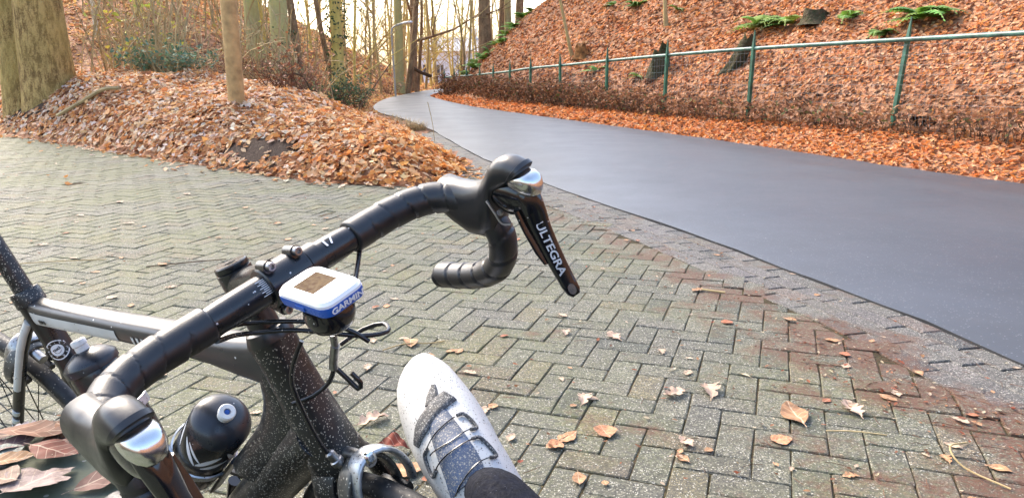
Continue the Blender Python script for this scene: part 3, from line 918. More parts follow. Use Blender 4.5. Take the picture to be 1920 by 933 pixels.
def tree(name, label, x, y, r, h, mat, lean=(0, 0), seed=0, limbs=7, low=0.45, depth=2, group=None, bend=0.05, flare=1.5, z=None, lobes=0.0, trunks=None):
    rnd = random.Random(seed * 13 + 5)
    z0 = (zat(x, y) if z is None else z)
    root = empty(name, (x, y, z0 - 0.12))
    tag(root, label, 'tree', group)
    def one(x0, y0, r, lean, sd):
        rr = random.Random(sd)
        k = 13
        t = np.linspace(0, 1, k)
        path = np.stack([x0 + lean[0] * h * t + bend * h * 0.12 * np.sin(t * 5 + rr.uniform(0, 6)) * t,
                         y0 + lean[1] * h * t + bend * h * 0.12 * np.cos(t * 4 + rr.uniform(0, 6)) * t, h * t ** 1.25], 1)
        rad = r * (1 - 0.72 * t)
        hz = path[:, 2]
        rad = rad * (1 + (flare - 1) * np.exp(-hz / (2.2 * r + 0.02)))
        return path, rad
    specs = trunks or [(0, 0, r, lean)]
    mt = MB(); mc = MB()
    for q, (tx, ty, tr, tln) in enumerate(specs):
        path, rad = one(tx, ty, tr, tln, seed * 7 + q)
        n = 20 if r > 0.3 else 12 if r > 0.12 else 8
        zs = np.linspace(0, 1, 40 if r > 0.3 else 22) ** 1.3
        pp = np.stack([np.interp(zs, np.linspace(0, 1, 13), path[:, c]) for c in range(3)], 1)
        rd = np.interp(zs, np.linspace(0, 1, 13), rad)
        b0 = len(mt.v)
        mt.tube(pp, list(rd), n=n, up=(0, 1, 0))
        V = np.array(mt.v[b0:]); a = np.tile(np.arange(n) * 2 * np.pi / n, len(pp))
        ctr_ = np.repeat(pp, n, axis=0); rel = V - ctr_
        lob = 1 + lobes * (np.sin(a * 5 + V[:, 2] * .6) * .6 + np.sin(a * 8 + 2 - V[:, 2]) * .4) * (0.5 + np.exp(-V[:, 2] / 1.2))
        lob = lob + 0.03 * np.sin(a * 3 + V[:, 2] * 2.1)
        mt.v[b0:] = [tuple(p) for p in ctr_ + rel * lob[:, None]]
        for j in range(limbs):
            f = rnd.uniform(low, 0.97); i = f * 12
            p = np.array([np.interp(i, range(13), path[:, c]) for c in range(3)]); pr = np.interp(i, range(13), rad)
            an = rnd.uniform(0, 2 * math.pi); elev = rnd.uniform(0.25, 0.95)
            d = (math.cos(an) * math.cos(elev), math.sin(an) * math.cos(elev), math.sin(elev))
            branch(mc, rnd, p, d, h * rnd.uniform(.16, .30) * (1.25 - f * .6), max(pr * 0.5, 0.006), depth)
    mt.build('trunk', mat, root, angle=60)
    if limbs:
        mc.build('crown', mat if mat is not M['oak'] else M['brownbark'], root, angle=80)
    return root

def ivy(root, r, z0, z1, n, spread, dens=1.0, name='ivy'):
    a = rng.uniform(0, 2 * np.pi, n); zz = z0 + (z1 - z0) * rng.uniform(0, 1, n) ** 1.1
    rr = r * (1.0 + 0.05) + np.abs(rng.normal(0, spread, n))
    P = np.stack([np.cos(a) * rr, np.sin(a) * rr], 1)
    orient = np.stack([np.cos(a), np.sin(a), np.full(n, .5)], 1)
    o = scatter(name, P, np.full(n, 0.085), pal(n, [(0.05, 0.085, 0.03), (0.08, 0.11, 0.04), (0.035, 0.06, 0.022)]), M['green'], tilt=0.5, Z=zz, norm=False, orient=orient, parent=root)
    o['kind'] = 'stuff'
    return o

tree('oak_tree', 'massive twin-stemmed tree with furrowed tan bark on the leaf mound at far left', -7.55, 12.7, 0.56, 14, M['oak'], seed=1, limbs=9, low=0.4, z=zat(-7.55, 12.7) - 0.45,
     lobes=0.05, flare=1.18, trunks=[(0.05, 0, 0.40, (0.002, 0)), (-0.46, 0.12, 0.30, (-0.012, 0.01))])
TREES = [
    ('birch_tree', 'thin pale white birch stem between the thick tree and the wooden pole', -9.89, 19, 0.06, 9, 'birch', (0.01, 0), 0.2),
    ('young_tree', 'crooked yellow-lit young tree right of the white birch stem', -9.28, 20, 0.105, 10, 'yellowbark', (-0.02, 0), 0.15),
    ('young_tree', 'slim twin stem leaning beside the crooked yellow young tree', -9.7, 20.6, 0.06, 9, 'thin', (0.035, 0), 0.15),
    ('beech_tree', 'grey-green trunk just right of the wooden pole', -6.30, 19.5, 0.19, 14, 'beech', (-0.004, 0), 0.5),
    ('yellow_tree', 'bright yellow trunk pressed behind the grey-green one right of the pole', -6.28, 20.2, 0.105, 13, 'yellowbark', (0.002, 0), 0.45),
    ('beech_tree', 'stout smooth olive-green trunk with ivy creeping up its foot', -5.37, 18.5, 0.235, 15, 'beech', (-0.003, 0), 0.5),
    ('brown_tree', 'brown knotty trunk close against the stout olive-green one', -5.20, 19.3, 0.11, 13, 'brownbark', (-0.006, 0), 0.4),
    ('ivy_tree', 'upright yellowish trunk densely wrapped in dark ivy by the road', -4.62, 21, 0.18, 14, 'yellowbark', (0.002, 0), 0.3),
    ('leaning_tree', 'thin ivy-clad stem leaning left behind the ivy-wrapped trunk', -4.75, 21.6, 0.085, 11, 'brownbark', (-0.13, 0), 0.25),
    ('beech_tree', 'straight grey-brown trunk beside the street lamp', -4.17, 29, 0.185, 16, 'beech', (-0.003, 0), 0.35),
    ('leaning_tree', 'thick brown trunk leaning steeply right across the straight one by the lamp', -4.02, 29.4, 0.13, 12, 'brownbark', (0.15, 0), 0.5),
    ('forked_tree', 'dark reddish forked trunk at the bend right of the lamp', -3.85, 31, 0.155, 14, 'brownbark', (-0.004, 0), 0.2),
    ('forked_tree', 'slim dark stem crossing the reddish forked trunk at the bend', -3.80, 31.3, 0.075, 12, 'brownbark', (0.035, 0), 0.3),
    ('bank_tree', 'broad grey trunk on the crest above the far end of the fence', -0.95, 29.8, 0.25, 14, 'brownbark', (-0.03, 0), 0.3),
    ('bank_tree', 'slender stem leaning right between the grey crest trunks', -0.70, 30.3, 0.10, 12, 'thin', (-0.06, 0), 0.2),
    ('bank_tree', 'middle grey trunk of the cluster on the bank crest', -0.38, 31, 0.19, 14, 'brownbark', (0.004, 0), 0.3),
    ('bank_tree', 'straight trunk standing right of the middle crest trunk', -0.10, 29.6, 0.14, 13, 'thin', (0.0, 0), 0.3),
    ('bank_tree', 'rightmost grey trunk of the cluster on the bank crest', 0.25, 31, 0.17, 13, 'brownbark', (0.01, 0), 0.3),
]
troots = []
for i, (nm, lb, x, y, r, h, mt, ln, low) in enumerate(TREES):
    troots.append(tree(nm, lb, x, y, r, h, M[mt], ln, seed=20 + i, limbs=6 if r > 0.1 else 9, low=low, depth=2, bend=0.10 if r > 0.15 else 0.35, flare=1.35))
ivy(troots[5], 0.27, 0.1, 1.5, 160, 0.03)
ivy(troots[7], 0.20, 0.1, 5.0, 900, 0.07)
iv = ivy(troots[8], 0.10, 0.1, 0.7, 60, 0.05)

# thin stems of the wood behind the bend and up both hillsides
thin = [(-4.54, 23, .05), (-4.60, 25, .045), (-4.5, 27, .045), (-5.12, 33, .055), (-5.4, 31, .05), (-5.61, 27, .045), (-5.32, 40, .08), (-4.31, 45, .09),
        (-3.74, 34, .06), (-3.9, 38, .06), (-6.2, 36, .07), (-6.6, 31, .06), (-7.1, 28, .06), (-7.9, 33, .08), (-5.9, 44, .09), (-4.9, 50, .1), (-6.9, 48, .09),
        (-2.9, 47.5, .08), (-8.6, 26, .06), (-9.4, 29, .08), (-10.6, 25.5, .07), (-11.6, 28, .08), (-12.6, 24.5, .07), (-7.7, 24, .05), (-6.7, 23, .05),
        (-13.8, 26, .09), (-1.6, 29.0, .05), (-1.9, 30.2, .045), (-3.4, 52, .1), (-1.5, 55, .09), (-0.6, 50, .07), (-5.6, 56, .1), (-5.0, 36.5, .05), (-4.6, 39.5, .05), (-5.7, 38, .05), (-6.4, 41, .06), (-4.4, 42.5, .06), (-7.2, 39, .06), (-5.2, 46, .07), (-3.6, 49, .07), (-6.2, 51, .08), (-2.4, 53, .08), (-4.4, 58, .09), (-7.4, 55, .09), (-1.2, 60, .09), (-3.0, 63, .1), (-0.4, 57, .08), (-2.0, 48.8, .05)]
for i, (x, y, r) in enumerate(thin):
    tree('slender_tree', 'slender bare stem among the many in the wood behind the bend', x, y, r, random.uniform(7, 11), M['thin' if i % 3 else 'yellowbark'],
         (random.uniform(-.05, .05), random.uniform(-.02, .02)), seed=70 + i, limbs=11, low=0.10, depth=2, bend=0.4, flare=1.2, group='slender stems of the wood')

# ------------------------------------------------------------------ wooden pole, street lamp, house
x, y = -3.42, 9.7
pole = empty('wooden_pole', (x, y, zat(x, y) - 0.25)); tag(pole, 'smooth pale wooden pole standing upright in the leaf mound', 'pole')
MB().tube([(0, 0, 0), (0, 0, 1.5), (0, 0, 3.2), (0, 0, 6.2)], [0.102, 0.098, 0.092, 0.082], n=24, up=(0, 1, 0)).build('shaft', M['polewood'], pole)
MB().lathe((0, 0, 6.2), (0, 0, 1), [(0, 0.09), (0.03, 0.085), (0.06, 0.0)], 24).build('cap', M['steel'], pole)

x, y = -3.86, 26
lamp = empty('street_lamp', (x, y, zat(x, y) - 0.1)); tag(lamp, 'slim street lamp with bent arm and white head beside the road bend', 'street lamp')
MB().tube(spline([(0, 0, 0), (-.04, 0, 1.2), (-.07, 0, 2.15), (-.02, 0, 2.33), (.14, 0, 2.42), (.32, 0, 2.47)], .08), 0.03, n=8, up=(0, 1, 0)).build('mast', M['lamp_metal'], lamp)
MB().tube([(.28, 0, 2.46), (.33, 0, 2.475), (.5, 0, 2.5), (.60, 0, 2.51), (.63, 0, 2.51)], [(.03, .02), (.06, .04), (.07, .045), (.05, .035), (.01, .01)], n=12).build('lamp_head', M['lamp_head'], lamp)

hx, hy, hz = -5.2, 72, -2.2
house = empty('house', (hx, hy, hz)); tag(house, 'small white house half hidden by trees beyond the bend', 'house')
HW, HD, HH = 6.4, 6.0, 4.4
wins = [(-2.6, 1.0), (-1.35, 1.0), (-2.6, 2.75), (-1.35, 2.75), (0.6, 2.75), (2.2, 2.75), (2.2, 1.0)]
# front wall with real openings: vertical strips and pieces around each window
wmb = MB(); ww, wh = 0.75, 1.05
xs = sorted({w[0] for w in wins}); cuts = [-HW / 2]
for cx_ in xs:
    cuts += [cx_ - ww / 2, cx_ + ww / 2]
cuts.append(HW / 2)
for i in range(len(cuts) - 1):
    a, b = cuts[i], cuts[i + 1]
    if i % 2 == 0:
        wmb.box(((a + b) / 2, 0, HH / 2), (b - a, 0.25, HH))
    else:
        zz = 0.0
        for (wx, wz) in sorted(w for w in wins if abs(w[0] - (a + b) / 2) < .01):
            wmb.box(((a + b) / 2, 0, (zz + wz - wh / 2) / 2), (b - a, 0.25, wz - wh / 2 - zz)); zz = wz + wh / 2
        wmb.box(((a + b) / 2, 0, (zz + HH) / 2), (b - a, 0.25, HH - zz))
for sx in (-1, 1):
    wmb.box((sx * (HW / 2 - .125), HD / 2 + .126, HH / 2), (0.25, HD, HH))
wmb.box((0, HD + .25, HH / 2), (HW, 0.25, HH))
wmb.build('wall', M['house'], house, smooth=False)
rf_ = MB().add([(-HW / 2 - .3, -.45, HH), (HW / 2 + .3, -.45, HH), (HW / 2 + .3, HD + .6, HH), (-HW / 2 - .3, HD + .6, HH), (-HW / 2 - .3, HD / 2, HH + 1.3), (HW / 2 + .3, HD / 2, HH + 1.3)],
               [(0, 1, 5, 4), (2, 3, 4, 5), (1, 2, 5), (3, 0, 4), (0, 3, 2, 1)])
rf_ = rf_.build('roof', M['roof'], house, smooth=False)
MB().box((1.6, HD / 2, HH + 1.5), (.6, .6, 1.2)).build('chimney', M['house'], rf_, smooth=False)
for (wx, wz) in wins:
    w = MB().box((wx, 0.03, wz), (ww - .02, .03, wh - .02)).build('window', M['glass'], house, smooth=False)
    fr_ = MB()
    for dx in (-ww / 2 + .04, 0, ww / 2 - .04):
        fr_.box((wx + dx, -.02, wz), (.06, .05, wh - .01))
    for dz in (-wh / 2 + .04, wh / 2 - .04):
        fr_.box((wx, -.023, wz + dz), (ww - .02, .05, .06))
    fr_.build('window_frame', M['white'], w, smooth=False)
MB().box((-0.3, -.14, 1.05), (.95, .06, 2.1)).build('door', M['roof'], house, smooth=False)

# ------------------------------------------------------------------ fence and hedge
fpts = np.array(FENCE)
fx0, fy0 = FENCE[1][0], FENCE[1][1]
fence = empty('metal_fence', (fx0, fy0, FENCE[1][2]))
tag(fence, 'green metal fence with round rail and pointed posts below the leafy bank', 'fence')
FB = np.array([fx0, fy0, FENCE[1][2]])
rail = spline([(p[0], p[1], p[3]) for p in FENCE], 0.4) - FB
MB().tube(rail, 0.030, n=10).build('rail', M['rail'], fence)
bank_n = np.array([0.9, 0.42, 0])
for i, (px, py, zb, zr) in enumerate(FENCE):
    ln = [0.02, 0.10, 0.16, 0.03, 0.02, 0.0, -0.03, 0.01, 0.0, 0.0, 0.0, 0.0, 0.0, 0.0][i]
    base = np.array([px, py, zb - 0.12]) - FB; top = np.array([px + ln * 0.75, py + ln * 0.2, zr + 0.28]) - FB
    d = top - base; mid = base + d * 0.82
    off = np.array([-0.028, -0.014, 0])
    MB().tube([base + off, mid + off, mid + d * 0.02 + off, top + off], [0.036, 0.036, 0.031, 0.008], n=4, e=2, twist=math.pi / 4, up=(0.9, 0.42, 0)).build('post', M['green_metal'], fence, angle=30)
wm = MB()
L_ = np.r_[0, np.cumsum(np.linalg.norm(np.diff(fpts[:, :2], axis=0), axis=1))]
for s in np.arange(0.05, L_[-1], 0.085):
    q = [np.interp(s, L_, fpts[:, c]) for c in range(4)]
    wm.tube([(q[0] - FB[0], q[1] - FB[1], q[2] - FB[2]), (q[0] - FB[0], q[1] - FB[1], q[3] - FB[2])], 0.0016, n=3, cap=False)
for f in np.linspace(0.08, 0.94, 9):
    wm.tube([(p[0] - FB[0], p[1] - FB[1], p[2] + (p[3] - p[2]) * f - FB[2]) for p in FENCE], 0.0016, n=3, cap=False)
wm.build('wire_mesh', M['wire'], fence)

# low brown hedge grown through the fence: twigs and dry leaves
hedge = empty('hedge', (fpts[8, 0], fpts[8, 1], 0)); tag(hedge, 'low brown hedge of dry leaves and twigs along the fence foot', 'hedge')
n = 15000
s = rng.uniform(0, 1, n) ** 0.75 * L_[-1]
q = np.stack([np.interp(s, L_, fpts[:, c]) for c in range(4)], 1)
hh_ = np.interp(s, [0, 6, 10, 14, 18, 22, 26], [0.30, 0.30, 0.40, 0.62, 0.68, 0.66, 0.62])
th = np.interp(s, [0, 8, 14, 26], [0.16, 0.18, 0.26, 0.30])
f = rng.uniform(0, 1, n)
Pz = q[:, 2] - 0.02 + f ** 0.85 * hh_ * (1 + 0.12 * np.sin(s * 3.1) + 0.1 * np.sin(s * 7.7))
off = rng.uniform(-1, 1, n) * th - 0.18
P = np.stack([q[:, 0] + 0.9 * off, q[:, 1] + 0.42 * off], 1)
dens = rng.uniform(0, 1, n) < np.interp(s, [0, 7, 12, 15, 26], [0.5, 0.55, 0.8, 1, 1])
cols = pal(n, [(0.25, 0.12, 0.06), (0.16, 0.075, 0.04), (0.36, 0.18, 0.09), (0.09, 0.05, 0.03), (0.12, 0.12, 0.045)], [.3, .25, .25, .13, .07])
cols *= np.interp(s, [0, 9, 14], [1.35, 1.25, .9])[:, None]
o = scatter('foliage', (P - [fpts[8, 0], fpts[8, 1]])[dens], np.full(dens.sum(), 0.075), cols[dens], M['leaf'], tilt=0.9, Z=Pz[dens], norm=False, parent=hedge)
o['kind'] = 'stuff'
tw = MB(); rnd = random.Random(3)
for k in range(900):
    s0 = rnd.random() ** 0.8 * L_[-1]
    q = [np.interp(s0, L_, fpts[:, c]) for c in range(3)]; o_ = rnd.uniform(-.2, .12) - .15
    p = np.array([q[0] + .9 * o_ - fpts[8, 0], q[1] + .42 * o_ - fpts[8, 1], q[2] - .05])
    hgt = np.interp(s0, [0, 6, 10, 14, 26], [0.28, 0.3, 0.45, 0.68, 0.7]) * rnd.uniform(.6, 1.1)
    d = np.array([rnd.gauss(0, .25), rnd.gauss(0, .25), 1]); d /= np.linalg.norm(d)
    tw.tube([p, p + d * hgt * .5, p + d * hgt + np.array([rnd.gauss(0, .05), rnd.gauss(0, .05), 0])], [.005, .004, .002], n=3, cap=False)
o = tw.build('stems', M['twig'], hedge); o['kind'] = 'stuff'

# ------------------------------------------------------------------ stumps, saplings and ferns on the bank
def stump(label, x, y, r, h, mat, topmat, tilt=0.0, seed=1):
    z = zat(x, y); root = empty('tree_stump', (x, y, z - 0.1)); tag(root, label, 'stump')
    m = MB(); nseg = 20; rings = []
    rd = random.Random(seed); ph = [rd.uniform(0, 6) for _ in range(4)]
    for t in np.linspace(0, 1, 7):
        a = np.linspace(0, 2 * np.pi, nseg, endpoint=False)
        rr = r * (1.25 - .45 * t + .3 * math.exp(-t * 6)) * (1 + .16 * np.sin(2 * a + ph[0] + 2 * t) + .10 * np.sin(5 * a + ph[1] + 3 * t) + np.array([rd.uniform(-.09, .09) for _ in a]))
        zz = (h + .1) * t + (0.20 * h * np.sin(a + ph[2]) + .12 * h * np.sin(4 * a + ph[3]) + .09 * h * np.array([rd.uniform(-1, 1) for _ in a])) * t ** 2
        rings.append(np.stack([rr * np.cos(a) + tilt * t * h, rr * np.sin(a) - .3 * tilt * t * h, zz], 1))
    m.loft(rings, cap=False); m.build('trunk', mat, root, angle=50)
    top = MB(); c = rings[-1].mean(0) - [0, 0, .06 * h]
    ins = [rings[-1], c + (rings[-1] - c) * .55 - [0, 0, .05 * h], c + (rings[-1] - c) * .1]
    top.loft([i.tolist() for i in ins], cap=False).build('broken_top', topmat, root, angle=30)
    return root
stump('dark mossy tree stump with rotten orange top behind the fence', 3.10, 16.7, 0.17, 0.50, M['stump'], M['cutwood'], 0.05, 4)
stump('small splintered orange stump at the foot of the leaning sapling', 1.80, 20.5, 0.17, 0.30, M['cutwood'], M['cutwood'], -0.1, 9)
stump('leaning black mossy root stump under the fern near the tall fence post', 4.10, 14.95, 0.13, 0.52, M['stump'], M['stump'], 0.62, 12)
stump('low dark half-buried stump high on the bank below two ferns', 5.55, 14.6, 0.24, 0.16, M['stump'], M['cutwood'], 0.0, 15)
tree('sapling', 'bare grey sapling leaning left from the small orange stump', 1.62, 20.9, 0.05, 4.6, M['thin'], (-0.22, 0.02), seed=201, limbs=3, low=0.5, bend=0.3)
tree('sapling', 'pale mossy sapling rising above the dark stump', 3.68, 18.9, 0.055, 4.5, M['thin'], (-0.08, 0.0), seed=202, limbs=3, low=0.4, bend=0.4)
tree('sapling', 'bare branching sapling at the far end of the fence', -1.75, 28.6, 0.035, 4.2, M['brownbark'], (-0.05, 0.0), seed=203, limbs=12, low=0.05, bend=0.6)

def fern(label, x, y, nfr, L, seed, bright=1.0, group=None):
    z = zat(x, y); root = empty('fern', (x, y, z - 0.02)); tag(root, label, 'fern', group)
    rd = random.Random(seed); stems = MB(); V, F, Cc = [], [], []
    for k in range(nfr):
        az = rd.uniform(0, 2 * math.pi); el = rd.uniform(.5, 1.25); ll = 1.45 * L * rd.uniform(.6, 1.1)
        t = np.linspace(0, 1, 13)
        d = np.array([math.cos(az), math.sin(az)])
        hor = ll * t * math.cos(el) + .18 * ll * t ** 2; ver = ll * (math.sin(el) * t - (.55 + .3 * math.sin(el)) * t ** 2 * .9)
        P = np.column_stack([np.outer(hor, d), ver])
        stems.tube(P, list(.006 - .005 * t), n=3, cap=False)
        side = np.array([-d[1], d[0], 0])
        g = np.array([.13, .27, .04]) * rd.uniform(.7, 1.3) * bright * np.array([rd.uniform(.8, 1.5), 1, 1])
        for i in range(2, 13):
            w = ll * .22 * math.sin(min(1, (i / 12 + .15)) * math.pi) + .015
            tt = P[min(i + 1, 12)] - P[i - 1]; tt /= np.linalg.norm(tt)
            for sg in (-1, 1):
                b = len(V); p = P[i]; e = p + sg * side * w + tt * w * .35 + np.array([0, 0, -w * .25])
                hw_ = ll / 13 * .55
                V += [p - tt * hw_, p + tt * hw_, e, (p + e) / 2 - tt * hw_ * 1.2]
                F += [(b, b + 1, b + 2), (b, b + 2, b + 3)]; Cc += [g] * 4
    stems.build('stalks', M['drystem'], root)
    o = mk_np('fronds', np.array(V), np.array(F), M['green'], root, np.array(Cc)); o['kind'] = 'stuff'
fern('bright green fern at the top right of the bank', 6.40, 12.45, 20, 0.62, 1, 1.15)
fern('large pale green fern arching over the black root stump', 4.95, 15.9, 16, 0.75, 2, 1.0)
fern('small green fern just right of the low half-buried stump', 5.85, 14.0, 9, 0.48, 3, 1.0)
fern('tiny fern sprig behind the fence beside the splintered stump', 2.06, 19.0, 7, 0.35, 4, 1.0)
fern('low fern peeking out right of the dark mossy stump', 2.75, 17.3, 7, 0.30, 5, 0.9)
fern('fern tuft above the broad rail near the tallest fence post', 5.9, 12.8, 8, 0.36, 6, 0.9)
fern('small fern high on the bank above the sapling', 2.80, 22.1, 8, 0.40, 7, 0.9)
fern('broad fern on the bank left of the low half-buried stump', 5.25, 15.3, 14, 0.55, 18, 1.0)
fern('fern sprig at the top edge between the two saplings', 3.3, 21.2, 9, 0.45, 19, 1.0)
fern('fern tuft at the base of the pale sapling', 4.0, 19.2, 7, 0.35, 17, 0.9)
for i, (x, y) in enumerate([(-0.55, 28.2), (-0.2, 27.6), (-0.95, 28.4), (0.15, 28.3), (0.45, 27.9), (0.75, 28.6), (-1.3, 28.3), (-1.0, 27.6), (-1.55, 27.9), (-0.1, 28.9), (-0.75, 27.4), (-0.35, 26.9), (0.1, 27.2), (-1.25, 27.2), (0.95, 29.3), (0.4, 29.2)]):
    fern('one of the yellow-green ferns crowded below the crest trunks', x, y, 9, 0.55, 30 + i, 1.0, 'ferns below the crest trunks')

# dark hollow with broken wire at the fence foot
hc = np.array([5.03, 9.52, 0.40]); along_f = np.array([-.40, .917, 0.]); inw = np.array([.917, .40, 0.])
hol = empty('wire_hollow', tuple(hc)); tag(hol, 'dark hollow with bent wires under the fence near the tallest post', 'hollow')
rings = []
for d_, k in ((-.03, 1.0), (.03, .92), (.10, .7), (.16, .3)):
    rings.append([inw * d_ + along_f * .20 * k * math.cos(t) * (1 + .12 * math.sin(3 * t)) + np.array([0, 0, .075 * k * math.sin(t) * (1 + .15 * math.cos(2 * t))]) for t in np.linspace(0, 2 * np.pi, 22, endpoint=False)])
MB().loft(rings, cap=False).build('hole', M['soil'], hol)
for k in range(7):
    q = along_f * (-.15 + .05 * k) - inw * .045
    MB().tube([q + [0, 0, -.08], q + along_f * .012 + [0, 0, .0], q + along_f * .02 + [0, 0, .085]], .0028, n=5).build('wire', M['wire'], hol)
# ------------------------------------------------------------------ undergrowth on the left
def shrub(name, label, x, y, n, h, spread, mat, seed, leafcol=None, nleaf=0, arch=0.5, lsize=0.07, group=None, rad=0.006):
    z = zat(x, y); root = empty(name, (x, y, z - 0.05)); tag(root, label, 'shrub', group)
    rd = random.Random(seed); m = MB(); tips = []
    for k in range(n):
        a = rd.uniform(0, 2 * math.pi); r0 = rd.uniform(0, spread * .45); hh = h * rd.uniform(.5, 1.15)
        p0 = np.array([math.cos(a) * r0, math.sin(a) * r0, 0]); b = rd.uniform(0, 2 * math.pi); out = spread * rd.uniform(.2, 1.0)
        p2 = p0 + np.array([math.cos(b) * out, math.sin(b) * out, hh * (1 - arch * rd.random() * .8)])
        p1 = (p0 + p2) / 2 + np.array([rd.gauss(0, .06), rd.gauss(0, .06), hh * .28 * arch + .05])
        pts = spline([p0, p1, p2], .25)
        rr = rad * rd.uniform(.6, 1.6)
        m.tube(pts, list(np.linspace(rr, rr * .35, len(pts))), n=3, cap=False)
        for j in range(rd.randint(1, 4)):
            q = pts[rd.randint(1, len(pts) - 1)]; d = np.array([rd.gauss(0, 1), rd.gauss(0, 1), rd.gauss(.5, .6)]); d *= rd.uniform(.1, .35) / np.linalg.norm(d)
            m.tube([q, q + d * .5 + [0, 0, .02], q + d], [rr * .5, rr * .4, rr * .2], n=3, cap=False)
            tips.append(q + d)
        tips += list(pts[1:])
    o = m.build('stems', mat, root); o['kind'] = 'stuff'
    if nleaf:
        T_ = np.array(tips); i = rng.integers(0, len(T_), nleaf)
        P = T_[i] + rng.normal(0, .05, (nleaf, 3))
        o = scatter('leaves', P[:, :2], np.full(nleaf, lsize), pal(nleaf, leafcol), M['green'], tilt=.8, Z=P[:, 2], norm=False, parent=root)
        o['kind'] = 'stuff'
rd = random.Random(44)
YG = [(0.42, 0.46, 0.06), (0.32, 0.38, 0.06), (0.52, 0.48, 0.09)]
BG = [(0.07, 0.14, 0.08), (0.11, 0.19, 0.11), (0.17, 0.25, 0.16)]
DEAD = [(0.30, 0.13, 0.06), (0.22, 0.09, 0.045), (0.38, 0.19, 0.10)]
for i in range(17):
    x = -9.3 + i * 0.33 + rd.uniform(-.25, .25); y = rd.uniform(13.2, 16.2)
    if -8.4 < x * 12.7 / y < -6.9:
        continue
    shrub('bramble', 'tangle of bare yellow stems in the thicket behind the leaf mound', x, y, 15, rd.uniform(1.6, 2.9), 1.3, M['drystem'], 300 + i, arch=.5, group='bare thicket behind the mound', rad=.013)
for i in range(26):
    x = rd.uniform(-12.5, -4.9); y = rd.uniform(17.5, 25)
    shrub('bramble', 'clump of thin golden stems on the hillside behind the trunks', x, y, 7, rd.uniform(2.4, 4.0), 1.4, M['drystem'], 700 + i, YG, 16, .3, .09, 'golden stems on the hillside', rad=.015)
shrub('leafy_shrub', 'shrub with lime-yellow leaves just right of the massive tree', -7.05, 14.6, 22, 2.1, .9, M['drystem'], 401, YG, 90, .3, .13)
shrub('leafy_shrub', 'second lime-leaved shrub beside the white birch stem', -6.55, 15.2, 14, 1.9, .7, M['drystem'], 402, YG, 45, .3, .13)
shrub('evergreen_shrub', 'low blue-green shrub at the mound crest below the birch', -6.1, 13.4, 44, .50, .65, M['drystem'], 403, BG, 420, .5, .08)
shrub('evergreen_shrub', 'low blue-green shrub left of the wooden pole', -5.35, 12.7, 40, .38, .6, M['drystem'], 404, BG, 380, .5, .08)
shrub('evergreen_shrub', 'small blue-green shrub higher up behind the thicket', -8.0, 18.2, 26, .5, .5, M['drystem'], 405, BG, 200, .5, .10)
shrub('evergreen_shrub', 'green shrub below the stout olive-green trunk', -4.05, 14.6, 40, .62, .55, M['redstem'], 406, [(0.10, 0.18, 0.05), (0.14, 0.22, 0.06)], 300, .5, .07)
shrub('evergreen_shrub', 'dark green shrub at the foot of the ivy-wrapped trunk', -3.95, 17.6, 46, .85, .75, M['redstem'], 407, [(0.06, 0.12, 0.05), (0.10, 0.16, 0.07)], 420, .5, .08)
shrub('evergreen_shrub', 'dull green shrub beside the road verge under the ivy tree', -3.75, 19.0, 36, .65, .65, M['redstem'], 408, [(0.08, 0.12, 0.05), (0.13, 0.15, 0.06)], 260, .5, .08)
for i in range(7):
    x = -5.7 + i * 0.33 + rd.uniform(-.12, .12); y = rd.uniform(13.6, 17.0)
    shrub('twiggy_shrub', 'reddish twiggy shrub with dead leaves between the pole and the road', x, y, 24, rd.uniform(.7, 1.15), .7, M['redstem'], 500 + i, DEAD, 110, .45, .07,
          group='reddish shrubs between pole and road')
shrub('twiggy_shrub', 'dense reddish brush right behind the wooden pole foot', -3.25, 11.3, 34, .65, .75, M['redstem'], 601, DEAD, 200, .5, .06)
shrub('twiggy_shrub', 'low brown brush at the foot of the trees by the lamp', -4.35, 28.0, 26, .6, .7, M['redstem'], 602, DEAD, 110, .5, .08)
# leaning sticks by the mound crest
for i, (pts, lb) in enumerate([
        ([(-3.28, 11.6, .45), (-3.42, 11.7, .85), (-3.15, 11.75, .92), (-2.92, 11.7, .50)], 'bent black stick forming an arch on the mound crest'),
        ([(-2.50, 12.4, .30), (-2.2, 12.6, .75), (-1.98, 12.9, 1.10)], 'thin bare stick leaning right beside the green shrub'),
        ([(-6.75, 11.55, .88), (-6.35, 11.45, .92), (-5.95, 11.4, .84), (-5.65, 11.3, .83)], 'grey fallen branch lying on the leaf mound below the massive tree'),
        ([(-3.95, 30.2, 1.05), (-3.55, 30.2, .80), (-3.1, 30.3, .62)], 'dark broken log leaning against the forked trunk')]):
    r_ = [.014, .008, .03, .07][i]
    if i == 2:
        pts = [(a, b_, zat(a, b_) + .05 + .02 * q) for q, (a, b_, c_) in enumerate(pts)]
    b = np.array(pts[0]) - [0, 0, .04]
    st = MB().tube(spline(np.array(pts) - b, .08), r_, n=6).build('stick', M['twig' if i != 2 else 'drystem']); st.location = b
    tag(st, lb, 'stick')

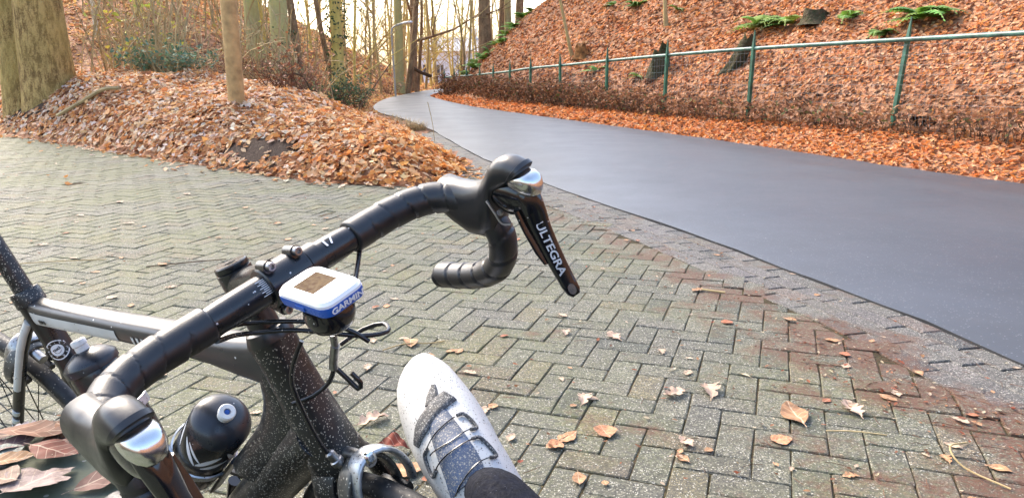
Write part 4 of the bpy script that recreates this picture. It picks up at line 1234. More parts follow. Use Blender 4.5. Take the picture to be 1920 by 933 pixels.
# grass at the road edge and the tall dead stalk
gb = MB(); rd = random.Random(8); V, F = [], []
for k in range(420):
    s = rd.uniform(0, 1); p, a = along(0.10 + rd.random() * .30, float(np.interp(10.4 + 5.5 * s, el[1:, 1][900:3000], s_el[1:][900:3000])))
    h_ = rd.uniform(.06, .20); az = rd.uniform(0, 6.3); b = len(V)
    d = np.array([math.cos(az), math.sin(az), 0]); w = np.array([-d[1], d[0], 0]) * .004; q = np.array([p[0], p[1], -.02])
    V += [q - w, q + w, q + d * h_ * .3 + [0, 0, h_ * .7] + w * .8, q + d * h_ * .3 + [0, 0, h_ * .7] - w * .8, q + d * h_ * .9 + [0, 0, h_]]
    F += [(b, b + 1, b + 2, b + 3), (b + 3, b + 2, b + 4)]
g = mk('grass', V, F, M['drystem'], smooth=False); tag(g, 'sparse dry grass blades along the left road edge', 'grass', kind='stuff')
st = MB().tube(spline([(0, 0, -.02), (-.03, 0, .28), (-.09, .02, .56)], .05), [.006] * 4 + [.004] * 20 if False else 0.0045, n=5).build('dry_stalk', M['drystem'])
st.location = (-1.10, 11.0, 0); tag(st, 'single tall thin dry stalk standing at the road edge', 'stalk')

# ------------------------------------------------------------------ bicycle (own axes: x forward, y left, z up; origin on the ground below the cranks)
RB = np.array([[0.8507, 0.5063, -0.1416], [-0.5257, 0.8188, -0.2307], [-0.0008, 0.2707, 0.9627]])
TB = np.array([-0.4841, 1.196, 0.0])
BC = np.array([0.4706, -0.0174, 0.9176])
BB_ = np.array([[0.9857, 0.1606, -0.0501], [-0.1628, 0.9858, -0.0415], [0.0427, 0.0491, 0.9979]])
SU = np.array([-0.2924, 0, 0.9563]); SFW = np.array([0.9563, 0, 0.2924])
HT = np.array([0.3941, 0, 0.8185])
STEER = -0.1688
KX = np.array([[0, -SU[2], SU[1]], [SU[2], 0, -SU[0]], [-SU[1], SU[0], 0]])
SM = np.eye(3) + math.sin(STEER) * KX + (1 - math.cos(STEER)) * KX @ KX
def FK(p):
    return HT + SM @ (np.array(p, float) - HT)
def FKS(ps):
    return [FK(p) for p in ps]
def BAR(a, b, c):
    return BC + BB_ @ np.array([a, b, c], float)
bike = empty('bicycle')
mw = Matrix.Identity(4)
for i in range(3):
    for j in range(3):
        mw[i][j] = RB[i, j]
    mw[i][3] = TB[i]
bike.matrix_world = mw
tag(bike, 'black road bicycle with drop handlebars and mud spatter leaning in the foreground', 'bicycle')

# frame tubes
HTB = HT - SU * 0.150
bbp = np.array([0, 0, 0.27])
STT = np.array([-0.148, 0, 0.765])
MB().tube([HT - SU * t for t in (0.0, .006, .03, .07, .11, .15)], [.0265, .0262, .0255, .0268, .0295, .0325], n=28, up=(0, 1, 0)).build('head_tube', M['muddy'], bike)
# gusset-like blends where the tubes run into the head tube
tt = MB()
ttp = spline([(.392, 0, .788), (.34, 0, .784), (.25, 0, .782), (.10, 0, .771), (-.06, 0, .757), (-.128, 0, .752), (-.150, 0, .748)], .03)
tx = ttp[:, 0]
tr_ = [(float(np.interp(x, [-.15, -.10, .1, .3, .36, .40], [.0150, .0175, .0190, .0205, .021, .020])), float(np.interp(x, [-.15, -.1, .1, .28, .36, .40], [.022, .0185, .0165, .019, .028, .034]))) for x in tx]
tt.tube(ttp, tr_, n=28, e=2.9)
topt = tt.build('top_tube', M['toptube'], bike, angle=60)
# pale stripe on the lower right edge of the top tube, running on down the seat stay
def stripe_strip(path, radii, a0, a1, e, off, mat, parent, name='stripe'):
    P = np.array(path); T = np.gradient(P, axis=0); T /= np.linalg.norm(T, axis=1)[:, None]
    rings = []
    for i in range(len(P)):
        u = np.array((0, 0, 1.)); u -= (u @ T[i]) * T[i]; u /= np.linalg.norm(u); w = np.cross(T[i], u)
        an = np.linspace(R(a0), R(a1), 7); ca, sa = np.cos(an), np.sin(an)
        ca = np.sign(ca) * np.abs(ca) ** (2 / e); sa = np.sign(sa) * np.abs(sa) ** (2 / e)
        a, b = radii[i]
        rings.append(P[i] + np.outer(ca * (a + off), w) + np.outer(sa * (b + off), u))
    return MB().loft(rings, cap=False, closed=False).build(name, mat, parent, angle=60)
sel = (tx < .128) & (tx > -.14)
# w = T x up: path runs backwards, so +w is the right-hand side? resolved by sign below
stripe_strip(ttp[sel], [tr_[i] for i in np.where(sel)[0]], 166, 214, 2.9, .0008, M['stripe'], topt)
for k in range(4):
    x0 = .136 + k * .011
    selk = spline([(x0 + .005, 0, float(np.interp(x0, tx[::-1], ttp[::-1, 2]))), (x0, 0, float(np.interp(x0, tx[::-1], ttp[::-1, 2])))], .002)
    stripe_strip(selk, [(.0194, .0169)] * len(selk), 176, 212, 2.9, .0008, M['stripe'], topt, 'stripe_bar')
dt = MB().tube(spline([(.432, 0, .700), (.40, 0, .672), (.33, 0, .605), (.2, 0, .474), (.06, 0, .33), (0, 0, .27)], .03),
               [.034] * 2 + [.034] * 40 if False else 0.034, n=28, up=(0, 1, 0))
dt.build('down_tube', M['muddy'], bike)
# web filling the corner between down tube, head tube and top tube (hydroformed junction)
web = MB(); rings = []
for (z, x0, x1, w) in [(.806, .380, .398, .017), (.785, .368, .403, .020), (.76, .3605, .410, .021), (.735, .3545, .418, .0215), (.71, .342, .424, .023), (.685, .325, .424, .0255), (.66, .302, .41, .028), (.63, .272, .385, .030), (.60, .242, .355, .031)]:
    an = np.linspace(0, 2 * np.pi, 24, endpoint=False)
    rings.append([((x0 + x1) / 2 + (x1 - x0) / 2 * math.copysign(abs(math.cos(t)) ** .8, math.cos(t)), w * math.sin(t), z) for t in an])
web.loft(rings)
web.build('head_gusset', M['muddy'], bike)
MB().tube([bbp, bbp + (STT - bbp) * .5, bbp + (STT - bbp) * .93, STT], [.0175, .0172, .0185, .0195], n=22, up=(0, 1, 0)).build('seat_tube', M['frame'], bike)
sd = (STT - bbp) / np.linalg.norm(STT - bbp)
MB().lathe(STT - sd * .004, sd, [(0, .0195), (.001, .0212), (.020, .0212), (.024, .0195), (.024, .0140)], 26).build('seat_clamp', M['muddy'], bike)
MB().tube([STT, STT + sd * .12, STT + sd * .235], .0137, n=22, up=(0, 1, 0)).build('seat_post', M['muddy'], bike)
# saddle
sadp = STT + sd * .245
sa_r = []
for (x, hw_, top, bot) in [(-.13, .012, .004, -.01), (-.125, .05, .012, -.02), (-.10, .070, .016, -.028), (-.05, .066, .014, -.026), (.0, .044, .010, -.018), (.06, .026, .008, -.014), (.12, .019, .004, -.014), (.142, .008, -.002, -.012)]:
    an = np.linspace(0, 2 * np.pi, 16, endpoint=False)
    sa_r.append([(sadp[0] + x, hw_ * math.cos(a), sadp[2] + .02 + (top if math.sin(a) > 0 else -bot) * math.sin(a)) for a in an])
MB().loft(sa_r).build('saddle', M['rubber'], bike)
for s in (-1, 1):
    st_p = spline([(-.150, s * .012, .738), (-.185, s * .026, .690), (-.28, s * .046, .545), (-.385, s * .064, .372), (-.405, s * .066, .336)], .03)
    st_o = MB().tube(st_p, [(.0085, .0105)] * len(st_p), n=14, up=(1, 0, .3)).build('seat_stay', M['frame'], bike)
    if s < 0:
        k_ = len(st_p) * 2 // 5
        MB().tube(st_p[:k_] + np.array([.0040, -.0050, .001]), [(.0058, .0072)] * k_, n=12, up=(1, 0, .3)).build('stripe', M['stripe'], st_o)
        for q in range(6):
            pa, pb = st_p[k_], st_p[k_ + 1]; f0 = .5 + q * .55
            c0 = pa + (pb - pa) * f0 + np.array([.0040, -.0050, .001]); c1 = c0 + (pb - pa) * .22
            MB().tube([c0, c1], [(.0058, .0072)] * 2, n=12, up=(1, 0, .3)).build('stripe_bar', M['stripe'], st_o)
    MB().tube(spline([(-.02, s * .03, .272), (-.12, s * .045, .285), (-.405, s * .066, .336)], .05), .0105, n=12).build('chain_stay', M['frame'], bike)
MB().tube([(0, -.044, .27), (0, .044, .27)], .022, n=20).build('bottom_bracket', M['frame'], bike)
# cranks, chainring, pedals
MB().lathe((0, -.046, .27), (0, -1, 0), [(0, .02), (.0, .098), (.003, .100), (.006, .098), (.006, .02)], 48).build('chainring', M['steel'], bike)
for s, ang in ((-1, -115), (1, 65)):
    ca = np.array([math.cos(R(ang)), 0, math.sin(R(ang))])
    c0 = np.array([0, s * .058, .27]); c1 = c0 + ca * .172 + np.array([0, s * .012, 0])
    cr = MB().tube([c0, c0 + (c1 - c0) * .5, c1], [(.012, .015), (.010, .012), (.009, .011)], n=12).build('crank', M['gloss'], bike)
    MB().box(c1 + np.array([0, s * .04, 0]), (.07, .06, .016), bevel=.004).build('pedal', M['frame'], cr)

# wheels
def wheel(c, tf, seed):
    w = MB(); an = np.linspace(0, 2 * np.pi, 73)[:-1]
    def torus(R0, prof, n=72):
        m = MB(); rings = []
        for a in np.linspace(0, 2 * np.pi, n, endpoint=False):
            rings.append([tf(np.array(c) + np.array([math.cos(a) * (R0 + pr), py, math.sin(a) * (R0 + pr)])) for pr, py in prof])
        k = len(prof); vs = [p for r in rings for p in r]; fs = []
        for i in range(n):
            for j in range(k):
                fs.append((i * k + j, i * k + (j + 1) % k, ((i + 1) % n) * k + (j + 1) % k, ((i + 1) % n) * k + j))
        return m.add(vs, fs)
    pt = [(.0125 * math.sin(t) , .0125 * math.cos(t)) for t in np.linspace(0, 2 * np.pi, 12, endpoint=False)]
    whl = torus(.3195, [(-.027, -.004), (-.025, -.0075), (-.006, -.0105), (0.0, -.0105), (0.0, .0105), (-.006, .0105), (-.025, .0075), (-.027, .004)]).build('wheel', M['rim'], bike, angle=30)
    torus(.3235, pt).build('tyre', M['tyre'], whl)
    hub = MB().lathe(tf(c) - (tf(np.array(c) + [0, 1, 0]) - tf(c)) * .05, tf(np.array(c) + [0, 1, 0]) - tf(c), [(0, .008), (.02, .009), (.022, .021), (.027, .021), (.03, .013), (.07, .013), (.073, .021), (.078, .021), (.08, .009), (.10, .008)], 20)
    hub.build('hub', M['steel'], whl)
    sp = MB()
    for i in range(24):
        a = i * 2 * np.pi / 24; s = 1 if i % 2 else -1; b = a + (.9 if i % 4 < 2 else -.9) * .7
        p0 = np.array(c) + np.array([math.cos(b) * .02, s * .024, math.sin(b) * .02]); p1 = np.array(c) + np.array([math.cos(a) * .294, s * .003, math.sin(a) * .294])
        sp.tube([tf(p0), tf(p1)], .0011, n=4, cap=False)
    o = sp.build('spokes', M['cable'], whl)
    return whl
wheel((-.405, 0, .336), lambda p: np.array(p, float), 1)
wheel((.585, 0, .336), FK, 2)
# fork
crown = HTB
MB().tube(FKS([crown + SU * .002, crown - SU * .012, crown - SU * .022, crown - SU * .03]), [(.033, .033), (.037, .034), (.038, .030), (.030, .022)], n=24, up=(0, 1, 0)).build('fork_crown', M['muddy'], bike)
for s in (-1, 1):
    pf = spline(FKS([crown - SU * .012 + [0.004, s * .020, 0], crown - SU * .035 + [0.004, s * .034, 0], (.492, s * .041, .55), (.545, s * .047, .42), (.585, s * .05, .336)]), .04)
    MB().tube(pf, [(float(a), float(b)) for a, b in zip(np.linspace(.010, .006, len(pf)), np.linspace(.021, .009, len(pf)))], n=14, up=(1, 0, .2)).build('fork_blade', M['muddy'], bike)

# brake calipers: two arched arms over the tyre, pads and bolt
def caliper(c, ang, tf, mats, front):
    n_ = np.array([math.cos(ang), 0, math.sin(ang)]); t_ = np.array([math.sin(ang), 0, -math.cos(ang)]) * (1 if front else -1)
    rt = MB().tube([tf(np.array(c) + n_ * .365 - t_ * .03), tf(np.array(c) + n_ * .365 + t_ * .028)], .008, n=14).build('brake_caliper', M['steel'], bike)
    for off, m, y0, y1, rad in ((.004, mats[1], -.040, .030, .047), (.016, mats[0], -.030, .042, .052)):
        pts = []
        for ph in np.linspace(-108, 108, 19):
            y = (abs(y0) if ph < 0 else y1) * math.sin(R(ph)) * 1.0
            rdl = (.318 if front else .326) + rad * math.cos(R(ph)) * (1.0 if abs(ph) < 90 else .7)
            pts.append(tf(np.array(c) + n_ * rdl + np.array([0, y, 0]) + t_ * off))
        w = [(.0030 + .0010 * math.cos(R(ph)) ** 2, .0088 + .0055 * max(0, math.cos(R(ph)))) for ph in np.linspace(-108, 108, 19)]
        MB().tube(pts, [(b, a) for a, b in w], n=14, up=tuple(n_), e=3).build('brake_arm', m, rt, angle=50)
    for s in (-1, 1):
        p = np.array(c) + n_ * .313 + np.array([0, s * .020, 0]) + t_ * .012
        MB().tube([tf(p - t_ * .026), tf(p + t_ * .026)], [(.006, .0055)] * 2, n=10, e=4).build('brake_pad', M['rubber'], rt)
    MB().lathe(tf(np.array(c) + n_ * .368 + t_ * .024), tf(np.array(c) + t_) - tf(c), [(0, .007), (.006, .007), (.007, .004), (.003, .003)], 12).build('bolt', M['silver'], rt)
fa = np.array([.585, 0, .336]); v_ = crown - SU * .022 - fa
caliper(fa, math.atan2(v_[2], v_[0]) - .145, FK, (M['caliper'], M['caliperdark']), True)
caliper((-.405, 0, .336), R(62.0), lambda p: np.array(p, float), (M['steel'], M['caliperdark']), False)

# headset, stem
MB().lathe(HT, SU, [(0, .0270), (.002, .0275), (.014, .0235), (.016, .019)], 30).build('headset_cover', M['frame'], bike)
MB().lathe(HT + SU * .0155, SU, [(0, .0172), (.030, .0172)], 24).build('spacer', M['frame'], bike)
SC = HT + SU * .0662
stem = MB().lathe(SC - SU * .021, SU, [(0, .0165), (.001, .0192), (.0415, .0192), (.0425, .0175)], 30).build('stem', M['barpaint'], bike)
stp = [SC + SM @ (SFW * .004), SC + (BC - SC) * .30, SC + (BC - SC) * .62, SC + (BC - SC) * .86]
MB().tube(stp, [(.0190, .0195), (.0175, .0190), (.0190, .0195), (.0240, .0215)], n=24, e=2.6).build('stem_tube', M['barpaint'], stem)
MB().lathe(SC + SU * .0215, SU, [(0, .0178), (.0015, .0188), (.0062, .0183), (.0075, .0168), (.0075, .006), (.0055, .0055), (.0055, .0)], 32).build('top_cap', M['barpaint'], stem)
MB().lathe(SC + SU * .0275, SU, [(0, .0042), (.0022, .0042), (.0022, .0022), (.0008, .002)], 14).build('cap_bolt', M['frame'], stem)
MB().tube([BAR(0, -.0238, 0), BAR(0, -.0225, 0), BAR(0, .0225, 0), BAR(0, .0238, 0)], [.0205, .0220, .0220, .0205], n=36, up=tuple(BB_[:, 2])).build('face_plate', M['barpaint'], stem)
for (b, c) in ((-.0155, .0240), (.0155, .0240), (-.0155, -.0240), (.0155, -.0240)):
    MB().tube([BAR(-.004, b, c * .86), BAR(.012, b, c * .97)], .0066, n=12).build('clamp_ear', M['barpaint'], stem)
    d_ = BAR(1, 0, .12) - BAR(0, 0, 0)
    bo = MB().lathe(BAR(.011, b, c), d_, [(0, .0046), (.006, .0046), (.0068, .0040), (.0068, .0024), (.0035, .0022), (.0035, 0)], 14)
    bo.build('bolt', M['steel'], stem)
# handlebar
def mirror(pts, s):
    return [(a, s * b, c) for a, b, c in pts]
BARP = [(0, 0, 0), (0, .06, 0), (0, .115, 0), (0.0015, .145, 0), (.009, .173, -.0005), (.024, .193, -.002), (.045, .2045, -.006), (.074, .209, -.017), (.0905, .2105, -.043),
        (.0865, .212, -.071), (.069, .2135, -.095), (.041, .214, -.1105), (.005, .2145, -.1205), (-.036, .215, -.1275)]
full = [(a, -b, c) for a, b, c in BARP[:0:-1]] + BARP
fp = spline([BAR(*p) for p in full], .008)
blat = (np.linalg.inv(BB_) @ (fp - BC).T).T[:, 1]
bar_ = MB().tube(fp, [float(np.interp(abs(b), [0, .045, .075, .1], [.0159, .0159, .0150, .0120])) for b in blat], n=22).build('handlebar', M['barpaint'], bike)
text_mesh('lettering', '17', .0145, M['print'], bar_, BAR(.0088, .0535, .0138), BAR(0, 1, 0) - BC, BAR(-.86, 0, .50) - BC, bold=.02)
for k in range(9):   # fine alignment scale on the near side of the clamp
    a = R(28 + k * 7); L_k = .006 if k % 2 else .009
    p0 = BAR(math.sin(a) * .0161, -.024, math.cos(a) * .0161); p1 = BAR(math.sin(a) * .0161, -.024 - L_k, math.cos(a) * .0161)
    MB().tube([p0, p1], .0004, n=4).build('scale_mark', M['print'], bar_)

# bar tape: overlapping wraps with a raised edge
def tape(side):
    path = spline([BAR(*p) for p in mirror(BARP, side)], .0016)
    lat = np.abs((np.linalg.inv(BB_) @ (path - BC).T).T[:, 1])
    i0 = int(np.argmax(lat > .083)); path = path[i0:]
    s = np.r_[0, np.cumsum(np.linalg.norm(np.diff(path, axis=0), axis=1))]
    T = np.gradient(path, axis=0); T /= np.linalg.norm(T, axis=1)[:, None]
    u = np.array(BB_[:, 2]); n = 26; an = np.linspace(0, 2 * np.pi, n, endpoint=False); rings = []
    for i in range(len(path)):
        u = u - (u @ T[i]) * T[i]; u /= np.linalg.norm(u); w = np.cross(T[i], u) * side
        ph = (s[i] / .0262 + an / (2 * np.pi) * 1.0 + .06 * np.sin(an * 2)) % 1.0
        ridge = np.where(ph < .05, ph / .05, 1 - (ph - .05) / .95) * .0008
        ridge = ridge - np.where((ph > .94) | (ph < .02), .0011, 0)
        if s[i] < .022:
            ridge = np.full(n, .0006)
        r = .0172 + ridge - .0014 * np.clip((s[i] - .16) / .03, 0, 1) - (0.0018 if s[i] < .0010 else 0)
        rings.append(path[i] + np.outer(np.cos(an) * r, w) + np.outer(np.sin(an) * r, u))
    e_ = path[-1] - path[-2]; e_ /= np.linalg.norm(e_)
    for f, k in ((.0025, .93), (.004, .75), (.0045, .3)):
        rings.append(path[-1] + e_ * f + (rings[len(path) - 1] - path[-1]) * k)
    m = MB().loft(rings, cap=True)
    return m.build('bar_tape', M['tape'], bike, angle=50)
tape(1); tape(-1)

# brake hoods and levers
HOOD = [((.021, .0150), (.020, -.0200), .0182), ((.025, .0178), (.024, -.0235), .0205), ((.046, .0150), (.038, -.036), .0200), ((.068, .0150), (.056, -.047), .0195), ((.088, .020), (.078, -.048), .0192),
        ((.099, .031), (.097, -.037), .0190), ((.106, .0395), (.103, -.015), .0180), ((.114, .0470), (.105, .001), .0174), ((.125, .0515), (.108, .009), .0170), ((.138, .0505), (.117, .015), .0166),
        ((.148, .0460), (.127, .022), .0158), ((.1495, .0470), (.1285, .0218), .0172), ((.1535, .0438), (.1325, .0255), .0162), ((.153, .040), (.135, .028), .0125)]
for side in (1, -1):
    hw0 = .2085
    def hp(a, b, c):
        return BAR(a, side * (hw0 + b), c)
    rings = []
    an = np.linspace(0, 2 * np.pi, 28, endpoint=False)
    for (t, b, w) in HOOD:
        tc = np.array(t); bc = np.array(b); mid = (tc + bc) / 2; hv = (tc - bc) / 2; ring = []
        for a in an:
            ca, sa = math.cos(a), math.sin(a); e = 2.5
            ca = math.copysign(abs(ca) ** (2 / e), ca); sa = math.copysign(abs(sa) ** (2 / e), sa)
            m = mid + hv * sa
            ring.append(hp(m[0], ca * w * (1.0 - .10 * max(0, sa)), m[1]))
        rings.append(ring)
    hood = MB().loft(rings).build('brake_hood', M['rubber'], bike, angle=55)
    # bracket body under the hood lip
    br = []
    for (a, c, ra, rc, w) in [(.100, .012, .006, .012, .013), (.112, .008, .012, .020, .0145), (.126, .005, .012, .021, .0145), (.138, .004, .010, .018, .0135), (.147, .002, .006, .012, .011)]:
        br.append([hp(a + ra * .25 * math.sin(t), w * math.cos(t), c + rc * math.sin(t)) for t in np.linspace(0, 2 * np.pi, 20, endpoint=False)])
    MB().loft(br).build('lever_bracket', M['gloss'], hood, angle=55)
    # silver name cap
    cp = []
    for (a, c, w, h_) in [(.135, .0270, .0135, .0085), (.142, .0262, .0145, .0105), (.150, .0245, .0145, .0115), (.157, .0215, .0125, .0105), (.1615, .0175, .0085, .0075), (.163, .015, .003, .003)]:
        ring = []
        for t in np.linspace(0, 2 * np.pi, 22, endpoint=False):
            ca = math.copysign(abs(math.cos(t)) ** .75, math.cos(t)); sa = math.copysign(abs(math.sin(t)) ** .75, math.sin(t))
            ring.append(hp(a + .35 * h_ * sa, w * ca, c + h_ * sa))
        cp.append(ring)
    # lever blade: broad face turned forward and inward
    lv = [(.140, .014, .0085, .0125), (.147, .004, .009, .0130), (.1505, -.010, .008, .0122), (.1535, -.026, .0065, .0110), (.160, -.048, .0058, .0102), (.168, -.070, .0055, .0095), (.1765, -.090, .0055, .0088), (.1815, -.0985, .0050, .0078), (.1845, -.1025, .0025, .0045)]
    pts = np.array([(a, c) for a, c, _, _ in lv]); tg = np.gradient(pts, axis=0)
    nin = np.array([.72, -side * .69 * side, 0])   # a, inward b
    rings = []
    for i, (a, c, th_, wd) in enumerate(lv):
        t3 = np.array([tg[i, 0], 0, tg[i, 1]]); t3 /= np.linalg.norm(t3)
        nn_ = np.array([.74, -.67, 0.]); nn_ -= (nn_ @ t3) * t3; nn_ /= np.linalg.norm(nn_); ww_ = np.cross(t3, nn_)
        ring = []
        for t in np.linspace(0, 2 * np.pi, 20, endpoint=False):
            ca = math.copysign(abs(math.cos(t)) ** .6, math.cos(t)); sa = math.copysign(abs(math.sin(t)) ** .6, math.sin(t))
            q = np.array([a, 0, c]) + nn_ * th_ * sa + ww_ * wd * ca
            ring.append(hp(*q))
        rings.append(ring)
    lever = MB().loft(rings).build('brake_lever', M['gloss'], bike, angle=50)
    MB().loft(cp).build('name_cap', M['silver'], lever, angle=60)
    # text and tip badge
    A0, A1 = np.array([.1525, 0, -.0215]), np.array([.1705, 0, -.0765])
    t3 = (A1 - A0) / np.linalg.norm(A1 - A0); nn_ = np.array([.74, -.67, 0.]); nn_ -= (nn_ @ t3) * t3; nn_ /= np.linalg.norm(nn_); ww_ = np.cross(t3, nn_)
    o_ = (A0 + A1) / 2 + nn_ * .0068
    xd = BAR(t3[0], side * t3[1], t3[2]) - BC
    upv = ww_ if (ww_[0] > 0) else -ww_
    yd = BAR(upv[0], side * upv[1], upv[2]) - BC
    if side > 0:
        text_mesh('lettering', 'ULTEGRA', .0118, M['greyprint'], lever, hp(*o_), xd, yd, shear=.0, bold=.016, sx=1.22)
    tp = np.array([.1795, 0, -.0945]) + nn_ * .0052
    bad = [hp(*(tp + t3 * .0062 * math.sin(t) + ww_ * .0042 * math.cos(t) + nn_ * k)) for k in (0, .0012) for t in np.linspace(0, 2 * np.pi, 16, endpoint=False)]
    MB().loft([bad[:16], bad[16:]]).build('tip_badge', M['silver'], lever, angle=30)
    # shift paddle behind the blade
    pr = []
    for (a, c, w, t_) in [(.138, -.004, .007, .004), (.1455, -.026, .008, .003), (.155, -.050, .007, .003), (.161, -.064, .004, .002)]:
        pr.append([hp(a - .001 + t_ * math.sin(t), -.009 + w * math.cos(t), c) for t in np.linspace(0, 2 * np.pi, 12, endpoint=False)])
    MB().loft(pr).build('shift_paddle', M['gloss'], lever)
    MB().lathe(hp(.118, -.0155, -.0065), BAR(0, -side, 0) - BC, [(0, .0035), (.003, .0035), (.0035, .002), (.002, .0015)], 12).build('pivot_pin', M['steel'], lever)
    MB().tube(spline([hp(.104, -.019, .006), hp(.112, -.0195, -.006), hp(.119, -.019, -.018), hp(.130, -.016, -.019)], .003), .0016, n=6).build('spring_wire', M['steel'], lever)

# computer mount and cables
mnt = MB()
mnt.tube(spline([BAR(.0, .033, -.001), BAR(.03, .031, -.016), BAR(.06, .024, -.016), BAR(.085, -.006, -.006)], .008), [(.0065, .005)] * 40 if False else .0058, n=12)
mnt.build('mount_arm', M['frame'], bike)
MB().lathe(BAR(.092, -.016, .0065), BAR(0, 0, -1) - BC, [(0, .0150), (.003, .0215), (.010, .0235), (.018, .0225), (.026, .0185), (.031, .011), (.033, 0.0)], 36).build('computer_mount', M['gloss'], bike)
MB().tube([BAR(0, .0255, 0), BAR(0, .0400, 0)], .0182, n=30).build('mount_clamp', M['frame'], bike)

def cab(pts, r, name='cable', mat='cable'):
    return MB().tube(spline(pts, .008), r, n=10).build(name, M[mat], bike)
cab([BAR(.006, -.088, -.012), (.425, -.055, .877), (.452, -.025, .868), (.478, -.005, .860), (.505, .012, .846), (.520, .022, .828)], .0026)
cab([BAR(.010, -.088, -.014), (.432, -.060, .870), (.460, -.028, .861), (.486, -.008, .852), (.512, .018, .836), (.525, .045, .826), (.505, .062, .822), (.485, .050, .818), (.470, .026, .810)], .0026)
cab([BAR(.004, .090, -.014), BAR(.022, .068, -.022), BAR(.045, .040, -.030), BAR(.062, .012, -.036), (.505, -.004, .868), (.492, -.004, .850)], .0026)
cab([(.470, -.020, .845), (.462, -.030, .825), (.452, -.034, .797), (.4555, -.0335, .752), (.462, -.031, .715), (.470, -.026, .690)], .0026)
cab([(.4905, .004, .842), (.4875, .004, .822)], .0038, 'cable_end', 'steel')
cab([(.4890, .004, .828), (.4800, .003, .806), (.4785, .002, .797)], .0049, 'barrel_adjuster', 'steel')
cab([(.4785, .002, .797), (.470, -.002, .780), (.455, -.016, .768), (.435, -.029, .762)], .0026)
cab([(.4795, .004, .797), (.490, .008, .780), (.498, .010, .770), (.502, .012, .777), (.494, .010, .790)], .0028)
MB().lathe(np.array([.4665, -.028, .703]), np.array([.35, .25, -1]), [(0, .0035), (.002, .0058), (.012, .0058), (.013, .0075), (.019, .0075), (.020, .005), (.028, .004)], 14).build('brake_barrel', M['steel'], bike)

# bottle cages
def cage(c0, ax, nrm, r, label=None):
    ax = np.array(ax) / np.linalg.norm(ax); nrm = np.array(nrm) / np.linalg.norm(nrm); lt = np.cross(ax, nrm)
    m = MB()
    m.tube([c0 - nrm * (r + .006) + ax * .01, c0 - nrm * (r + .006) + ax * .13], [(.012, .003)] * 2, n=10, up=tuple(nrm), e=3)
    for s in ():
        arm = [c0 + ax * .115 - nrm * (r + .005)]
        for ph in np.linspace(165, 20, 7):
            k = (165 - ph) / 145
            arm.append(c0 + ax * (.112 - .04 * k) + nrm * (r + .0045) * math.cos(R(ph)) + lt * s * (r + .0045) * math.sin(R(ph)))
        m.tube(spline(arm, .008), .0032, n=8)
    band = [c0 + ax * .072 + nrm * (r + .0025) * math.cos(t) + lt * (r + .0025) * math.sin(t) for t in np.linspace(0, 2 * np.pi, 40)]
    rings = [[p + ax * z + (p - c0 - ax * .072) / np.linalg.norm(p - c0 - ax * .072) * k for z, k in ((-.008, 0), (-.007, .0022), (.007, .0022), (.008, 0))] for p in band[:-1]]
    rings.append(rings[0])
    o = m.build('bottle_cage', M['frame'], bike)
    MB().loft(rings, cap=False, closed=False).build('cage_band', M['caliper'], o)
    return o
def bottle_at(base, ax, label, style):
    ax = np.array(ax) / np.linalg.norm(ax)
    b_w = RB @ base + TB; a_w = RB @ ax
    root = empty('water_bottle', tuple(b_w)); tag(root, label, 'bottle')
    O = np.zeros(3)
    if style == 1:
        MB().lathe(O, a_w, [(0, .032), (.004, .0385), (.03, .0395), (.06, .0395), (.066, .0375), (.074, .0375), (.080, .0395), (.163, .0395), (.166, .0385)], 40).build('body', M['bottle'], root)
        lid = MB().lathe(a_w * .1655, a_w, [(0, .0397), (.004, .0395), (.011, .0365), (.018, .0295), (.0225, .0195), (.0245, .0125), (.025, .0105)], 40).build('lid', M['lid'], root)
        MB().lathe(a_w * .190, a_w, [(0, .0098), (.006, .0098), (.009, .0112), (.0125, .0112), (.014, .0100), (.014, .0045), (.0105, .0042), (.0105, 0)], 28).build('nozzle', M['nozzle'], root)
        MB().lathe(a_w * .2005, a_w, [(0, .0036), (.0022, .0034), (.0028, 0)], 14).build('valve', M['blue'], root)
        # white slash graphics wrapped on the body
        d0 = np.cross(a_w, (0, 1, 0)); d0 /= np.linalg.norm(d0); d1 = np.cross(a_w, d0)
        tocam = np.array([0, 0, 1.081]) - b_w; th0 = math.atan2(tocam @ d1, tocam @ d0)
        def slash(p, q, w):
            m = MB(); ring = []
            for f in np.linspace(0, 1, 12):
                th = th0 + R(p[0] + (q[0] - p[0]) * f); z = p[1] + (q[1] - p[1]) * f; ww_ = w * math.sin(math.pi * min(max(f, .04), .96)) ** .6
                ring.append([a_w * (z + ww_ * sgn) + (d0 * math.cos(th) + d1 * math.sin(th)) * .03985 for sgn in (-1, 1)])
            m.loft(ring, cap=False, closed=False).build('graphic', M['print'], root)
        for p, q, w in [((-70, .158), (-48, .112), .0075), ((-42, .150), (0, .104), .0065), ((-30, .150), (8, .116), .0040), ((2, .106), (40, .142), .0080), ((14, .100), (58, .122), .0060), ((48, .152), (72, .118), .0070)]:
            slash(p, q, w)
    else:
        MB().lathe(O, a_w, [(0, .030), (.004, .0350), (.03, .0365), (.142, .0365), (.150, .0340)], 36).build('body', M['bottle'], root)
        MB().lathe(a_w * .148, a_w, [(0, .0385), (.010, .0388), (.012, .0380), (.020, .0300), (.027, .0175), (.0285, .0125)], 40).build('lid', M['lid'], root)
        MB().lathe(a_w * .1765, a_w, [(0, .0098), (.008, .0095), (.0095, .0108), (.0160, .0108), (.0172, .0098), (.0172, .0048), (.0142, .0046), (.0142, 0)], 28).build('nozzle', M['nozzle'], root)
    return root
dta = np.array([.40, 0, .402]); dta /= np.linalg.norm(dta); dtn = np.array([-.71, 0, .704])
c1 = bbp + dta * .262 + dtn * .106
cage(c1, dta, dtn, .040)
bottle_at(c1, dta, 'black water bottle with pale slash graphics and white nozzle on the down tube', 1)
